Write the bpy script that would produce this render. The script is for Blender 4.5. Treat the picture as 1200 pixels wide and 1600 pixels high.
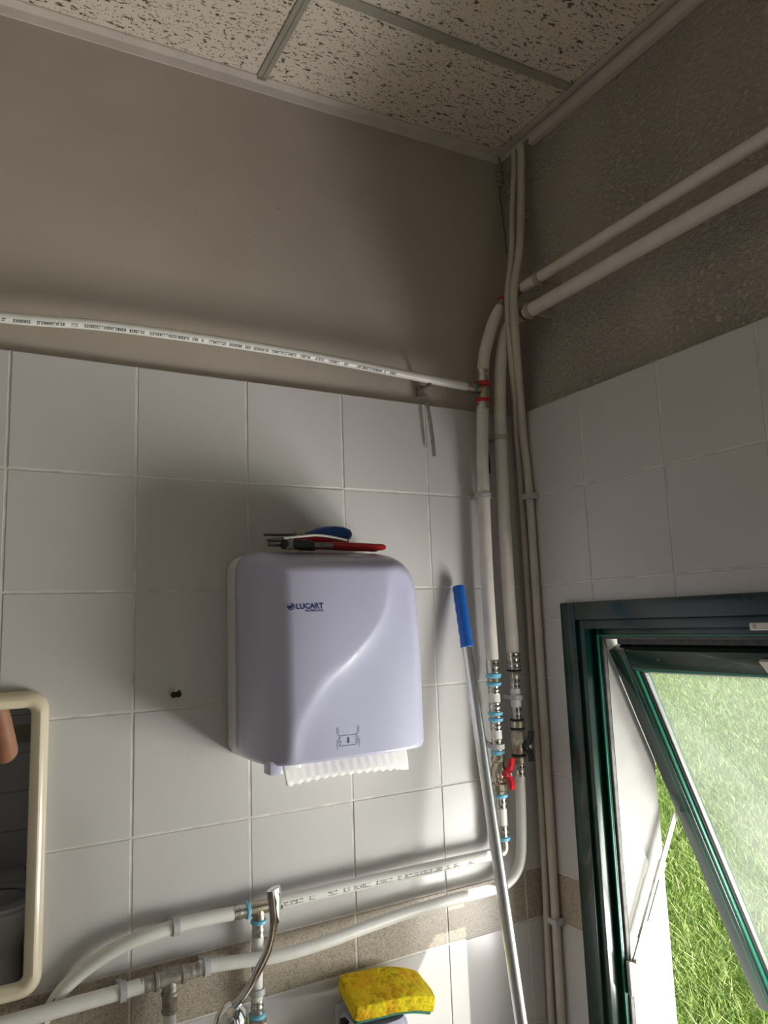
import bpy, bmesh, math, random
import numpy as np
from mathutils import Vector, Matrix

random.seed(7)
for o in list(bpy.data.objects):
    bpy.data.objects.remove(o)
scene = bpy.context.scene
COL = scene.collection

# ------------------------------------------------------------------ camera
# world frame: the corner of the two tiled walls is the z axis, back wall is y=0, window wall is x=0
cam_data = bpy.data.cameras.new('camera')
cam_data.sensor_fit = 'VERTICAL'
cam_data.sensor_height = 24.0
cam_data.lens = 1163.55 / 1600.0 * 24.0
cam_data.clip_start = 0.02
cam_data.clip_end = 400
cam = bpy.data.objects.new('camera', cam_data)
COL.objects.link(cam)
CR = Vector((0.869586, -0.492460, -0.036099))
CD = Vector((0.040325, 0.143688, -0.988801))
CF = Vector((0.492131, 0.858392, 0.144808))
CM = Matrix((CR, -CD, -CF)).transposed().to_4x4()
CM.translation = Vector((-1.1065, -1.3060, 1.6191))
cam.matrix_world = CM
scene.camera = cam

# ------------------------------------------------------------------ world, sun, exposure
SUN_DIR = Vector((-1.12, 1.0, -1.5)).normalized()      # direction the light travels
SUN_ENERGY = 9.0
SKY_STRENGTH = 1.0
WINDOW_W = 48.0
EXPOSURE = 0.1
world = bpy.data.worlds.new('world')
scene.world = world
world.use_nodes = True
wn = world.node_tree.nodes
wl = world.node_tree.links
for n in list(wn):
    wn.remove(n)
wo = wn.new('ShaderNodeOutputWorld')
bg = wn.new('ShaderNodeBackground')
bg.inputs['Color'].default_value = (0.86, 0.93, 1.0, 1)
bg.inputs['Strength'].default_value = SKY_STRENGTH
wl.new(bg.outputs[0], wo.inputs['Surface'])

sun_data = bpy.data.lights.new('sun_offscreen', 'SUN')
sun_data.energy = SUN_ENERGY
sun_data.angle = math.radians(0.6)
sun_data.color = (1.0, 0.95, 0.87)
sun = bpy.data.objects.new('sun_offscreen', sun_data)
COL.objects.link(sun)
sun.rotation_euler = SUN_DIR.to_track_quat('-Z', 'Y').to_euler()
sun.location = (5, -4, 9)

# daylight (sky and sunlit ground) entering by the part of the awning window that runs out of the picture
d = bpy.data.lights.new('window_right_offscreen', 'AREA')
d.shape = 'RECTANGLE'; d.size, d.size_y = 0.62, 0.70; d.energy = WINDOW_W; d.color = (1.0, 0.955, 0.94)
o = bpy.data.objects.new('window_right_offscreen', d); COL.objects.link(o)
o.location = (0.52, -0.90, 0.76)
o.rotation_euler = Vector((-1.0, -0.10, 0.75)).to_track_quat('-Z', 'Z').to_euler()

vs = scene.view_settings
vs.view_transform = 'Standard'
vs.look = 'None'
vs.exposure = EXPOSURE
vs.gamma = 1
vs.use_curve_mapping = False

# ------------------------------------------------------------------ materials
def srgb(r, g, b):
    f = lambda c: (c / 255 / 12.92) if c / 255 <= 0.04045 else ((c / 255 + 0.055) / 1.055) ** 2.4
    return (f(r), f(g), f(b), 1)

MATS = {}
class NT:
    def __init__(s, name):
        s.m = bpy.data.materials.new(name)
        s.m.use_nodes = True
        s.t = s.m.node_tree
        s.b = s.t.nodes['Principled BSDF']
        MATS[name] = s.m
    def n(s, typ, **kw):
        nd = s.t.nodes.new(typ)
        for k, v in kw.items():
            if k in nd.inputs:
                nd.inputs[k].default_value = v
            else:
                setattr(nd, k, v)
        return nd
    def l(s, a, b):
        s.t.links.new(a, b)
    def coords(s, kind='Object', scale=(1, 1, 1)):
        tc = s.n('ShaderNodeTexCoord')
        mp = s.n('ShaderNodeMapping')
        mp.inputs['Scale'].default_value = scale
        s.l(tc.outputs[kind], mp.inputs['Vector'])
        return mp.outputs['Vector']
    def world_coords(s, scale=(1, 1, 1)):
        g = s.n('ShaderNodeNewGeometry')
        mp = s.n('ShaderNodeMapping')
        mp.inputs['Scale'].default_value = scale
        s.l(g.outputs['Position'], mp.inputs['Vector'])
        return mp.outputs['Vector']
    def ramp(s, fac, stops):
        r = s.n('ShaderNodeValToRGB')
        e = r.color_ramp.elements
        while len(e) < len(stops):
            e.new(0.5)
        for i, (p, c) in enumerate(stops):
            e[i].position = p
            e[i].color = c if len(c) == 4 else (*c, 1)
        s.l(fac, r.inputs['Fac'])
        return r.outputs['Color']
    def bump(s, h, strength=0.3, dist=0.01):
        b = s.n('ShaderNodeBump', Strength=strength, Distance=dist)
        s.l(h, b.inputs['Height'])
        s.l(b.outputs['Normal'], s.b.inputs['Normal'])
        return b

def simple(name, col, rough=0.5, metal=0.0, spec=None, coat=0.0, var=0.0, vscale=30.0, bump=0.0, bscale=200.0):
    t = NT(name)
    t.b.inputs['Base Color'].default_value = col
    t.b.inputs['Roughness'].default_value = rough
    t.b.inputs['Metallic'].default_value = metal
    if spec is not None:
        t.b.inputs['Specular IOR Level'].default_value = spec
    if coat:
        t.b.inputs['Coat Weight'].default_value = coat
        t.b.inputs['Coat Roughness'].default_value = 0.05
    if var > 0 or bump > 0:
        v = t.world_coords()
    if var > 0:
        nz = t.n('ShaderNodeTexNoise', Scale=vscale, Detail=4.0)
        t.l(v, nz.inputs['Vector'])
        c = [x for x in col[:3]]
        lo = tuple(x * (1 - var) for x in c)
        hi = tuple(min(1, x * (1 + var * 0.5)) for x in c)
        t.l(t.ramp(nz.outputs['Fac'], [(0.3, lo), (0.7, hi)]), t.b.inputs['Base Color'])
    if bump > 0:
        nb = t.n('ShaderNodeTexNoise', Scale=bscale, Detail=3.0)
        t.l(v, nb.inputs['Vector'])
        t.bump(nb.outputs['Fac'], bump, 0.002)
    return t.m

# glazed wall tile
t = NT('tile_glaze')
v = t.world_coords()
nz = t.n('ShaderNodeTexNoise', Scale=3.0, Detail=3.0); t.l(v, nz.inputs['Vector'])
sp = t.n('ShaderNodeTexNoise', Scale=190.0, Detail=1.0); t.l(v, sp.inputs['Vector'])
base = t.ramp(nz.outputs['Fac'], [(0.3, (0.580, 0.558, 0.544)), (0.7, (0.620, 0.598, 0.585))])
dk = t.ramp(sp.outputs['Fac'], [(0.0, (0.35, 0.33, 0.3)), (0.205, (0.35, 0.33, 0.3)), (0.225, (1, 1, 1)), (1, (1, 1, 1))])
mx = t.n('ShaderNodeMix', data_type='RGBA', blend_type='MULTIPLY'); mx.inputs['Factor'].default_value = 0.5
t.l(base, mx.inputs['A']); t.l(dk, mx.inputs['B']); t.l(mx.outputs['Result'], t.b.inputs['Base Color'])
t.b.inputs['Roughness'].default_value = 0.22
t.b.inputs['Specular IOR Level'].default_value = 0.35
wv = t.n('ShaderNodeTexNoise', Scale=14.0, Detail=1.0); t.l(v, wv.inputs['Vector'])
t.bump(wv.outputs['Fac'], 0.12, 0.004)

# speckled border tile
t = NT('border_tile_speckle')
v = t.world_coords()
n1 = t.n('ShaderNodeTexNoise', Scale=420.0, Detail=3.0, Roughness=0.7); t.l(v, n1.inputs['Vector'])
n2 = t.n('ShaderNodeTexVoronoi', Scale=260.0); t.l(v, n2.inputs['Vector'])
c1 = t.ramp(n1.outputs['Fac'], [(0.3, (0.20, 0.165, 0.12)), (0.5, (0.40, 0.345, 0.275)), (0.68, (0.58, 0.52, 0.43))])
c2 = t.ramp(n2.outputs['Color'], [(0.0, (0.62, 0.60, 0.57)), (0.4, (1, 1, 1)), (1.0, (1.1, 1.08, 1.02))])
mx = t.n('ShaderNodeMix', data_type='RGBA', blend_type='MULTIPLY'); mx.inputs['Factor'].default_value = 0.8
t.l(c1, mx.inputs['A']); t.l(c2, mx.inputs['B']); t.l(mx.outputs['Result'], t.b.inputs['Base Color'])
t.b.inputs['Roughness'].default_value = 0.4

simple('grout', (0.72, 0.69, 0.645, 1), 0.9, var=0.25, vscale=25)

# smooth beige plaster (back wall)
t = NT('plaster_smooth')
v = t.world_coords()
n1 = t.n('ShaderNodeTexNoise', Scale=2.2, Detail=5.0, Roughness=0.6); t.l(v, n1.inputs['Vector'])
n2 = t.n('ShaderNodeTexNoise', Scale=95.0, Detail=1.0); t.l(v, n2.inputs['Vector'])
c1 = t.ramp(n1.outputs['Fac'], [(0.25, (0.415, 0.357, 0.298)), (0.5, (0.465, 0.408, 0.346)), (0.75, (0.50, 0.446, 0.384))])
c2 = t.ramp(n2.outputs['Fac'], [(0.0, (0.45, 0.4, 0.35)), (0.19, (0.45, 0.4, 0.35)), (0.21, (1, 1, 1)), (1, (1, 1, 1))])
mx = t.n('ShaderNodeMix', data_type='RGBA', blend_type='MULTIPLY'); mx.inputs['Factor'].default_value = 0.6
t.l(c1, mx.inputs['A']); t.l(c2, mx.inputs['B']); t.l(mx.outputs['Result'], t.b.inputs['Base Color'])
t.b.inputs['Roughness'].default_value = 0.85
nb = t.n('ShaderNodeTexNoise', Scale=7.0, Detail=5.0); t.l(v, nb.inputs['Vector'])
t.bump(nb.outputs['Fac'], 0.25, 0.01)

# rough sprayed plaster (window wall): relief fades in and out in large soft patches
t = NT('plaster_rough')
v = t.world_coords()
n1 = t.n('ShaderNodeTexNoise', Scale=2.0, Detail=4.0); t.l(v, n1.inputs['Vector'])
t.l(t.ramp(n1.outputs['Fac'], [(0.25, (0.46, 0.41, 0.35)), (0.75, (0.54, 0.49, 0.43))]), t.b.inputs['Base Color'])
t.b.inputs['Roughness'].default_value = 0.8
vg = t.world_coords((1, 1, 1.5))
g1 = t.n('ShaderNodeTexNoise', Scale=95.0, Detail=4.0, Roughness=0.55, Distortion=0.6); t.l(vg, g1.inputs['Vector'])
hh = t.ramp(g1.outputs['Fac'], [(0.42, (0, 0, 0)), (0.68, (1, 1, 1))])
ms = t.n('ShaderNodeTexNoise', Scale=3.2, Detail=1.5); t.l(v, ms.inputs['Vector'])
mk = t.ramp(ms.outputs['Fac'], [(0.30, (0.3, 0.3, 0.3)), (0.62, (1, 1, 1))])
mm = t.n('ShaderNodeMath', operation='MULTIPLY'); t.l(hh, mm.inputs[0]); t.l(mk, mm.inputs[1])
t.bump(mm.outputs[0], 0.85, 0.0085)

# mineral-fibre ceiling tile
t = NT('ceiling_fibre')
v = t.world_coords((1, 2.3, 1))
w1 = t.n('ShaderNodeTexNoise', Scale=72.0, Detail=3.0, Roughness=0.6, Distortion=0.5); t.l(v, w1.inputs['Vector'])
m1 = t.ramp(w1.outputs['Fac'], [(0.0, (0, 0, 0)), (0.365, (0, 0, 0)), (0.395, (1, 1, 1)), (1, (1, 1, 1))])
v2 = t.world_coords((1, 1, 1))
w2 = t.n('ShaderNodeTexVoronoi', Scale=150.0); t.l(v2, w2.inputs['Vector'])
m2 = t.ramp(w2.outputs['Distance'], [(0.0, (0, 0, 0)), (0.13, (0, 0, 0)), (0.2, (1, 1, 1)), (1, (1, 1, 1))])
mn = t.n('ShaderNodeMath', operation='MULTIPLY'); t.l(m1, mn.inputs[0]); t.l(m2, mn.inputs[1])
w3 = t.n('ShaderNodeTexNoise', Scale=5.0, Detail=3.0); t.l(v2, w3.inputs['Vector'])
cb = t.ramp(w3.outputs['Fac'], [(0.3, (0.84, 0.76, 0.63)), (0.7, (0.89, 0.82, 0.70))])
mx = t.n('ShaderNodeMix', data_type='RGBA'); t.l(mn.outputs[0], mx.inputs['Factor'])
mx.inputs['A'].default_value = (0.16, 0.12, 0.085, 1); t.l(cb, mx.inputs['B'])
t.l(mx.outputs['Result'], t.b.inputs['Base Color'])
t.b.inputs['Roughness'].default_value = 0.95
t.bump(mn.outputs[0], 0.8, 0.004)

simple('ceiling_bar_paint', srgb(176, 172, 158), 0.5, var=0.08, vscale=20)
simple('trim_paint', srgb(222, 214, 205), 0.5, var=0.08, vscale=14)
simple('pipe_white', srgb(232, 230, 224), 0.35, var=0.05, vscale=40)
simple('pipe_painted', srgb(226, 220, 211), 0.5, var=0.10, vscale=30, bump=0.15, bscale=90)
simple('conduit_paint', srgb(204, 195, 183), 0.5, var=0.10, vscale=18)
simple('clip_grey', srgb(190, 190, 190), 0.5)
simple('clip_tan', srgb(178, 168, 150), 0.55)
simple('steel_sleeve', (0.62, 0.59, 0.55, 1), 0.28, 1.0, var=0.25, vscale=120)
simple('brass_nickel', (0.56, 0.49, 0.38, 1), 0.33, 1.0, var=0.3, vscale=80)
simple('zinc_dull', (0.42, 0.39, 0.35, 1), 0.5, 0.7, var=0.35, vscale=90)
simple('ring_blue', srgb(122, 196, 226), 0.4)
simple('ring_red', srgb(190, 40, 44), 0.4)
simple('ring_green', srgb(70, 120, 112), 0.4)
simple('ring_black', srgb(24, 24, 26), 0.5)
simple('handle_red', srgb(205, 22, 38), 0.35)
simple('handle_black', srgb(26, 27, 33), 0.4)
simple('ink_dark', srgb(34, 34, 36), 0.7)
simple('ink_navy', srgb(38, 44, 110), 0.5)
simple('chrome', (0.80, 0.80, 0.80, 1), 0.06, 1.0)
simple('aluminium', (0.70, 0.70, 0.70, 1), 0.3, 1.0, var=0.12, vscale=60)
simple('grip_blue', srgb(20, 96, 190), 0.42)
simple('green_lacquer', srgb(11, 47, 41), 0.25, coat=0.2, var=0.12, vscale=18)
simple('green_edge', srgb(30, 120, 98), 0.3)
simple('gasket_grey', srgb(112, 112, 110), 0.7, var=0.3, vscale=60)
simple('gasket_black', srgb(16, 17, 18), 0.6)
simple('mirror_frame_cream', srgb(232, 219, 192), 0.25, coat=0.25)
simple('latch_white', srgb(226, 222, 214), 0.35)
simple('stay_zinc', (0.52, 0.50, 0.45, 1), 0.42, 0.8, var=0.3, vscale=90)
simple('dark_hole', srgb(20, 16, 13), 0.9)
simple('crack_dark', srgb(58, 46, 36), 0.95)
simple('paper_white', srgb(242, 240, 236), 0.9, bump=0.2, bscale=300)
simple('tool_red', srgb(170, 22, 28), 0.35)
simple('tool_blue', srgb(14, 68, 140), 0.35)
simple('tool_steel', (0.25, 0.24, 0.23, 1), 0.4, 1.0, var=0.3, vscale=80)
simple('tool_black', srgb(22, 22, 24), 0.5)
simple('cord_white', srgb(214, 210, 202), 0.5)
simple('dispenser_base', srgb(222, 222, 220), 0.35)
simple('render_white', srgb(194, 192, 188), 0.9, var=0.10, vscale=16, bump=0.35, bscale=120)
simple('bounce_concrete', (0.42, 0.40, 0.37, 1), 0.95, var=0.2, vscale=6)
simple('floor_tile', srgb(172, 150, 130), 0.45, var=0.15, vscale=8)
simple('skin', srgb(186, 128, 98), 0.55, var=0.12, vscale=25)
simple('shirt_blue', srgb(92, 124, 176), 0.85)
simple('trousers_dark', srgb(36, 40, 56), 0.85)
simple('hair_brown', srgb(46, 34, 26), 0.7)
simple('phone_black', srgb(18, 18, 20), 0.25)
simple('ceramic_white', srgb(226, 226, 226), 0.15, coat=0.3)
simple('hook_rust', srgb(44, 36, 30), 0.6, 0.4)
simple('wood_door', srgb(70, 62, 58), 0.6, var=0.15, vscale=10)
simple('scour_green', srgb(86, 150, 122), 0.9, var=0.3, vscale=200)

# lilac plastic cover of the towel dispenser
t = NT('dispenser_lilac')
t.b.inputs['Base Color'].default_value = srgb(190, 189, 214)
t.b.inputs['Roughness'].default_value = 0.27
t.b.inputs['Subsurface Weight'].default_value = 0.15
t.b.inputs['Subsurface Radius'].default_value = (0.02, 0.02, 0.025)
t.b.inputs['Coat Weight'].default_value = 0.12
t.b.inputs['Coat Roughness'].default_value = 0.08
# soap dispenser
t = NT('soap_lilac')
t.b.inputs['Base Color'].default_value = srgb(196, 194, 218)
t.b.inputs['Roughness'].default_value = 0.15
t.b.inputs['Coat Weight'].default_value = 0.5

# mirror
t = NT('mirror_silver')
t.b.inputs['Base Color'].default_value = (0.80, 0.81, 0.83, 1)
t.b.inputs['Metallic'].default_value = 1.0
t.b.inputs['Roughness'].default_value = 0.015

# sponge
t = NT('sponge_yellow')
v = t.coords('Object')
n1 = t.n('ShaderNodeTexNoise', Scale=75.0, Detail=2.0); t.l(v, n1.inputs['Vector'])
n2 = t.n('ShaderNodeTexNoise', Scale=22.0, Detail=2.0); t.l(v, n2.inputs['Vector'])
c1 = t.ramp(n2.outputs['Fac'], [(0.35, srgb(246, 190, 16)), (0.65, srgb(240, 220, 20))])
c2 = t.ramp(n1.outputs['Fac'], [(0.0, (0.6, 0.58, 0.15)), (0.36, (0.62, 0.6, 0.2)), (0.44, (1, 1, 1))])
mx = t.n('ShaderNodeMix', data_type='RGBA', blend_type='MULTIPLY'); mx.inputs['Factor'].default_value = 0.8
t.l(c1, mx.inputs['A']); t.l(c2, mx.inputs['B']); t.l(mx.outputs['Result'], t.b.inputs['Base Color'])
t.b.inputs['Roughness'].default_value = 0.9
t.b.inputs['Subsurface Weight'].default_value = 0.1
t.bump(n1.outputs['Fac'], 0.8, 0.006)

# grass
t = NT('grass_blade')
oi = t.n('ShaderNodeNewGeometry')
cg = t.ramp(oi.outputs['Random Per Island'], [(0.0, (0.13, 0.22, 0.04)), (0.5, (0.25, 0.38, 0.08)), (0.85, (0.38, 0.48, 0.15)), (1.0, (0.55, 0.55, 0.32))])
t.l(cg, t.b.inputs['Base Color'])
t.b.inputs['Roughness'].default_value = 0.45
t.b.inputs['Specular IOR Level'].default_value = 0.3
t = NT('lawn_ground')
v = t.world_coords()
n1 = t.n('ShaderNodeTexNoise', Scale=2.5, Detail=8.0, Roughness=0.75); t.l(v, n1.inputs['Vector'])
t.l(t.ramp(n1.outputs['Fac'], [(0.3, (0.11, 0.18, 0.035)), (0.5, (0.17, 0.26, 0.055)), (0.7, (0.25, 0.32, 0.09))]), t.b.inputs['Base Color'])
t.b.inputs['Roughness'].default_value = 0.95
t.bump(n1.outputs['Fac'], 1.0, 0.05)

# dusty window glass: thin pane, clear with a film of dust and a fresnel reflection
def glass_mat(name, dust):
    t = NT(name)
    nt = t.t
    nt.nodes.remove(t.b)
    out = nt.nodes['Material Output']
    tr = t.n('ShaderNodeBsdfTransparent'); tr.inputs['Color'].default_value = (0.93, 0.96, 0.94, 1)
    gl = t.n('ShaderNodeBsdfGlossy', Roughness=0.01)
    df = t.n('ShaderNodeBsdfDiffuse'); df.inputs['Color'].default_value = (0.85, 0.87, 0.85, 1)
    tl = t.n('ShaderNodeBsdfTranslucent'); tl.inputs['Color'].default_value = (0.85, 0.87, 0.85, 1)
    dm = t.n('ShaderNodeMixShader'); dm.inputs[0].default_value = 0.5
    t.l(df.outputs[0], dm.inputs[1]); t.l(tl.outputs[0], dm.inputs[2])
    v = t.coords('Object')
    nz = t.n('ShaderNodeTexNoise', Scale=4.0, Detail=5.0); t.l(v, nz.inputs['Vector'])
    fr = t.n('ShaderNodeMapRange'); fr.inputs['From Min'].default_value = 0.3; fr.inputs['From Max'].default_value = 0.7
    fr.inputs['To Min'].default_value = dust * 0.6; fr.inputs['To Max'].default_value = dust * 1.4
    t.l(nz.outputs['Fac'], fr.inputs['Value'])
    m1 = t.n('ShaderNodeMixShader'); t.l(fr.outputs[0], m1.inputs[0])
    t.l(tr.outputs[0], m1.inputs[1]); t.l(dm.outputs[0], m1.inputs[2])
    lw = t.n('ShaderNodeLayerWeight', Blend=0.5)
    pw = t.n('ShaderNodeMath', operation='POWER'); t.l(lw.outputs['Facing'], pw.inputs[0]); pw.inputs[1].default_value = 5.0
    fz = t.n('ShaderNodeMath', operation='MULTIPLY_ADD'); t.l(pw.outputs[0], fz.inputs[0]); fz.inputs[1].default_value = 0.9; fz.inputs[2].default_value = 0.04
    m2 = t.n('ShaderNodeMixShader'); t.l(fz.outputs[0], m2.inputs[0])
    t.l(m1.outputs[0], m2.inputs[1]); t.l(gl.outputs[0], m2.inputs[2])
    t.l(m2.outputs[0], out.inputs['Surface'])
glass_mat('window_glass', 0.10)

# plain tiled surface for the walls only the mirror shows
t = NT('far_wall_tile')
v = t.world_coords()
sx = t.n('ShaderNodeSeparateXYZ'); t.l(v, sx.inputs[0])
ad = t.n('ShaderNodeMath', operation='ADD'); t.l(sx.outputs['X'], ad.inputs[0]); t.l(sx.outputs['Y'], ad.inputs[1])
cb = t.n('ShaderNodeCombineXYZ'); t.l(ad.outputs[0], cb.inputs[0]); t.l(sx.outputs['Z'], cb.inputs[1])
br = t.n('ShaderNodeTexBrick', Scale=1.0, offset=0.0)
br.inputs['Brick Width'].default_value = 0.2; br.inputs['Row Height'].default_value = 0.198
br.inputs['Mortar Size'].default_value = 0.0025
br.inputs['Color1'].default_value = (0.62, 0.62, 0.62, 1); br.inputs['Color2'].default_value = (0.62, 0.62, 0.62, 1)
br.inputs['Mortar'].default_value = (0.2, 0.2, 0.2, 1)
t.l(cb.outputs[0], br.inputs['Vector']); t.l(br.outputs['Color'], t.b.inputs['Base Color'])
t.b.inputs['Roughness'].default_value = 0.3

# ------------------------------------------------------------------ mesh helpers
def link(o, parent=None):
    COL.objects.link(o)
    if parent is not None:
        o.parent = parent
    return o

def mesh_obj(name, verts, faces, mat, parent=None, smooth=False, sharp=None):
    me = bpy.data.meshes.new(name)
    me.from_pydata([tuple(v) for v in verts], [], faces)
    me.update()
    if mat:
        me.materials.append(MATS[mat])
    if smooth:
        for p in me.polygons:
            p.use_smooth = True
        if sharp is not None:
            try:
                me.set_sharp_from_angle(angle=math.radians(sharp))
            except Exception:
                pass
    o = bpy.data.objects.new(name, me)
    return link(o, parent)

class MB:
    def __init__(s):
        s.v, s.f = [], []
    def add(s, V, F):
        k = len(s.v)
        s.v += [Vector(p) for p in V]
        s.f += [tuple(i + k for i in f) for f in F]
        return s
    def box(s, a, b, bev=0.0, M=None):
        bm = bmesh.new()
        bmesh.ops.create_cube(bm, size=1)
        c = [(a[i] + b[i]) / 2 for i in range(3)]
        d = [abs(b[i] - a[i]) for i in range(3)]
        for vv in bm.verts:
            vv.co = Vector((c[0] + vv.co.x * d[0], c[1] + vv.co.y * d[1], c[2] + vv.co.z * d[2]))
        if bev > 0:
            bmesh.ops.bevel(bm, geom=bm.edges[:], offset=min(bev, min(d) * 0.45), segments=2, profile=0.6, affect='EDGES')
        bm.verts.index_update()
        V = [(M @ vv.co if M else vv.co.copy()) for vv in bm.verts]
        F = [tuple(x.index for x in f.verts) for f in bm.faces]
        bm.free()
        return s.add(V, F)
    def rings(s, R, cap0=True, cap1=True):
        n = len(R[0]); k = len(s.v)
        for r in R:
            s.v += [Vector(p) for p in r]
        for i in range(len(R) - 1):
            for j in range(n):
                a, b = k + i * n + j, k + i * n + (j + 1) % n
                s.f.append((a, b, b + n, a + n))
        if cap0:
            s.f.append(tuple(k + j for j in range(n))[::-1])
        if cap1:
            s.f.append(tuple(k + (len(R) - 1) * n + j for j in range(n)))
        return s
    def tube(s, pts, r, seg=16, squash=None, cap=True):
        P = [Vector(p) for p in pts]
        rr = r if isinstance(r, (list, tuple)) else [r] * len(P)
        T = [(P[min(i + 1, len(P) - 1)] - P[max(i - 1, 0)]).normalized() for i in range(len(P))]
        up = Vector((0, 0, 1)) if abs(T[0].z) < 0.9 else Vector((0, 1, 0))
        u = (up - T[0] * up.dot(T[0])).normalized()
        R = []
        for i, p in enumerate(P):
            u = (u - T[i] * u.dot(T[i])).normalized()
            w = T[i].cross(u)
            a, b = (1, 1) if squash is None else squash
            ring = []
            for j in range(seg):
                th = 2 * math.pi * j / seg
                ring.append(p + u * (math.cos(th) * rr[i] * a) + w * (math.sin(th) * rr[i] * b))
            R.append(ring)
        return s.rings(R, cap, cap)
    def lathe(s, p0, axis, prof, seg=20):
        ax = Vector(axis).normalized()
        up = Vector((0, 0, 1)) if abs(ax.z) < 0.9 else Vector((0, 1, 0))
        u = (up - ax * up.dot(ax)).normalized(); w = ax.cross(u)
        R = []
        for (d, r) in prof:
            c = Vector(p0) + ax * d
            R.append([c + u * (math.cos(2 * math.pi * j / seg) * r) + w * (math.sin(2 * math.pi * j / seg) * r) for j in range(seg)])
        return s.rings(R)
    def prism(s, poly, o, ux, uy, un, depth, bev=0.0):
        ux, uy, un = Vector(ux), Vector(uy), Vector(un)
        a = [Vector(o) + ux * p[0] + uy * p[1] for p in poly]
        if bev <= 0:
            R = [a, [q + un * depth for q in a]]
        else:
            c = sum(a, Vector()) / len(a)
            ins = lambda q: q + (c - q).normalized() * bev
            R = [[ins(q) for q in a], [q + un * bev for q in a], [q + un * (depth - bev) for q in a], [ins(q) + un * depth for q in a]]
        return s.rings(R)
    def build(s, name, mat, parent=None, smooth=True, sharp=35):
        o = mesh_obj(name, s.v, s.f, None, parent)
        me = o.data
        bm = bmesh.new(); bm.from_mesh(me)
        bmesh.ops.recalc_face_normals(bm, faces=bm.faces[:])
        bm.to_mesh(me); bm.free()
        me.materials.append(MATS[mat])
        if smooth:
            for p in me.polygons:
                p.use_smooth = True
            me.set_sharp_from_angle(angle=math.radians(sharp))
        return o

def spline(pts, n=8):
    P = [Vector(p) for p in pts]
    out = []
    for i in range(len(P) - 1):
        p0, p1, p2, p3 = P[max(i - 1, 0)], P[i], P[i + 1], P[min(i + 2, len(P) - 1)]
        for k in range(n):
            t = k / n
            out.append(0.5 * ((2 * p1) + (p2 - p0) * t + (2 * p0 - 5 * p1 + 4 * p2 - p3) * t * t + (3 * p1 - p0 - 3 * p2 + p3) * t ** 3))
    out.append(P[-1])
    return out

def tag(o, label=None, cat=None, group=None, kind=None):
    if label: o['label'] = label
    if cat: o['category'] = cat
    if group: o['group'] = group
    if kind: o['kind'] = kind
    return o

def thing(name, loc, label, cat, group=None):
    o = bpy.data.objects.new(name, None)
    o.empty_display_size = 0.05
    COL.objects.link(o)
    o.location = loc
    bpy.context.view_layer.update()
    return tag(o, label, cat, group)

def settle(root):
    """children were built in world coordinates: move their meshes into the root's frame"""
    off = Vector(root.location)
    def rec(o):
        for c in o.children:
            if c.type == 'MESH' and not c.get('_set'):
                c.data.transform(Matrix.Translation(-off))
                c['_set'] = 1
            rec(c)
    rec(root)
    def clean(o):
        for c in o.children:
            if '_set' in c: del c['_set']
            clean(c)
    clean(root)

def text_geo(s, size, fn, extrude=0.0):
    cu = bpy.data.curves.new('lettering', 'FONT')
    cu.body = s; cu.size = size; cu.offset = size * 0.022; cu.extrude = extrude
    cu.resolution_u = 3
    o = bpy.data.objects.new('lettering', cu)
    COL.objects.link(o)
    dg = bpy.context.evaluated_depsgraph_get()
    me = bpy.data.meshes.new_from_object(o.evaluated_get(dg))
    V = [fn(v.co) for v in me.vertices]
    F = [tuple(p.vertices) for p in me.polygons]
    w = max((v.co.x for v in me.vertices), default=0)
    bpy.data.objects.remove(o); bpy.data.curves.remove(cu); bpy.data.meshes.remove(me)
    return V, F, w

# ------------------------------------------------------------------ the room
TT = 2.08            # top of the wall tiles
TP, BH = 0.198, 0.0985
ROWS = []            # (z0, z1, kind)
z = TT
for i in range(5):
    ROWS.append((z - TP, z, 'tile')); z -= TP
ROWS.append((z - BH, z, 'border_tile')); z -= BH
while z > 0.03:
    ROWS.append((max(z - TP, 0.0), z, 'tile')); z -= TP
WIN = (-1.02, -0.123, 0.70, 1.643)        # y0,y1,z0,z1 outer casing of the awning window
HOLE = (-0.985, -0.160, 0.735, 1.607)     # opening in the wall
WIN2 = (-1.99, -1.08, 0.20, 1.643)
HOLE2 = (-1.955, -1.117, 0.235, 1.607)
CEIL = lambda x: 2.742 + 0.034 * min(x, 0.02)

def struct(o):
    o['kind'] = 'structure'
    return o

# back wall (y=0 is the tile face)
mb = MB().box((-2.4, 0.012, TT - 0.002), (0.16, 0.16, 2.95))
wall_back = struct(mb.build('wall_back', 'plaster_smooth', smooth=False))
gb = MB().box((-2.4, 0.0012, 0), (0.10, 0.16, TT - 0.0015)).build('grout_bed', 'grout', wall_back, smooth=False)

# window wall with two openings (x=0 is the tile face)
def holed(mb, xa, xb, y0, y1, z0, z1, holes):
    ys = sorted({y0, y1, *[h[0] for h in holes], *[h[1] for h in holes]})
    zs = sorted({z0, z1, *[h[2] for h in holes], *[h[3] for h in holes]})
    ys = [q for q in ys if y0 <= q <= y1]; zs = [q for q in zs if z0 <= q <= z1]
    for i in range(len(ys) - 1):
        for j in range(len(zs) - 1):
            cy, cz = (ys[i] + ys[i + 1]) / 2, (zs[j] + zs[j + 1]) / 2
            if any(h[0] < cy < h[1] and h[2] < cz < h[3] for h in holes):
                continue
            mb.box((xa, ys[i], zs[j]), (xb, ys[i + 1], zs[j + 1]))
mb = MB(); mb.box((0.020, -3.4, TT - 0.002), (0.11, 0.012, 2.95))
wall_right = struct(mb.build('wall_right', 'plaster_rough', smooth=False))
mb = MB(); holed(mb, 0.0012, 0.07, -3.4, 0.0012, 0, TT - 0.0015, [HOLE, HOLE2])
mb.build('grout_bed', 'grout', wall_right, smooth=False)
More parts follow.
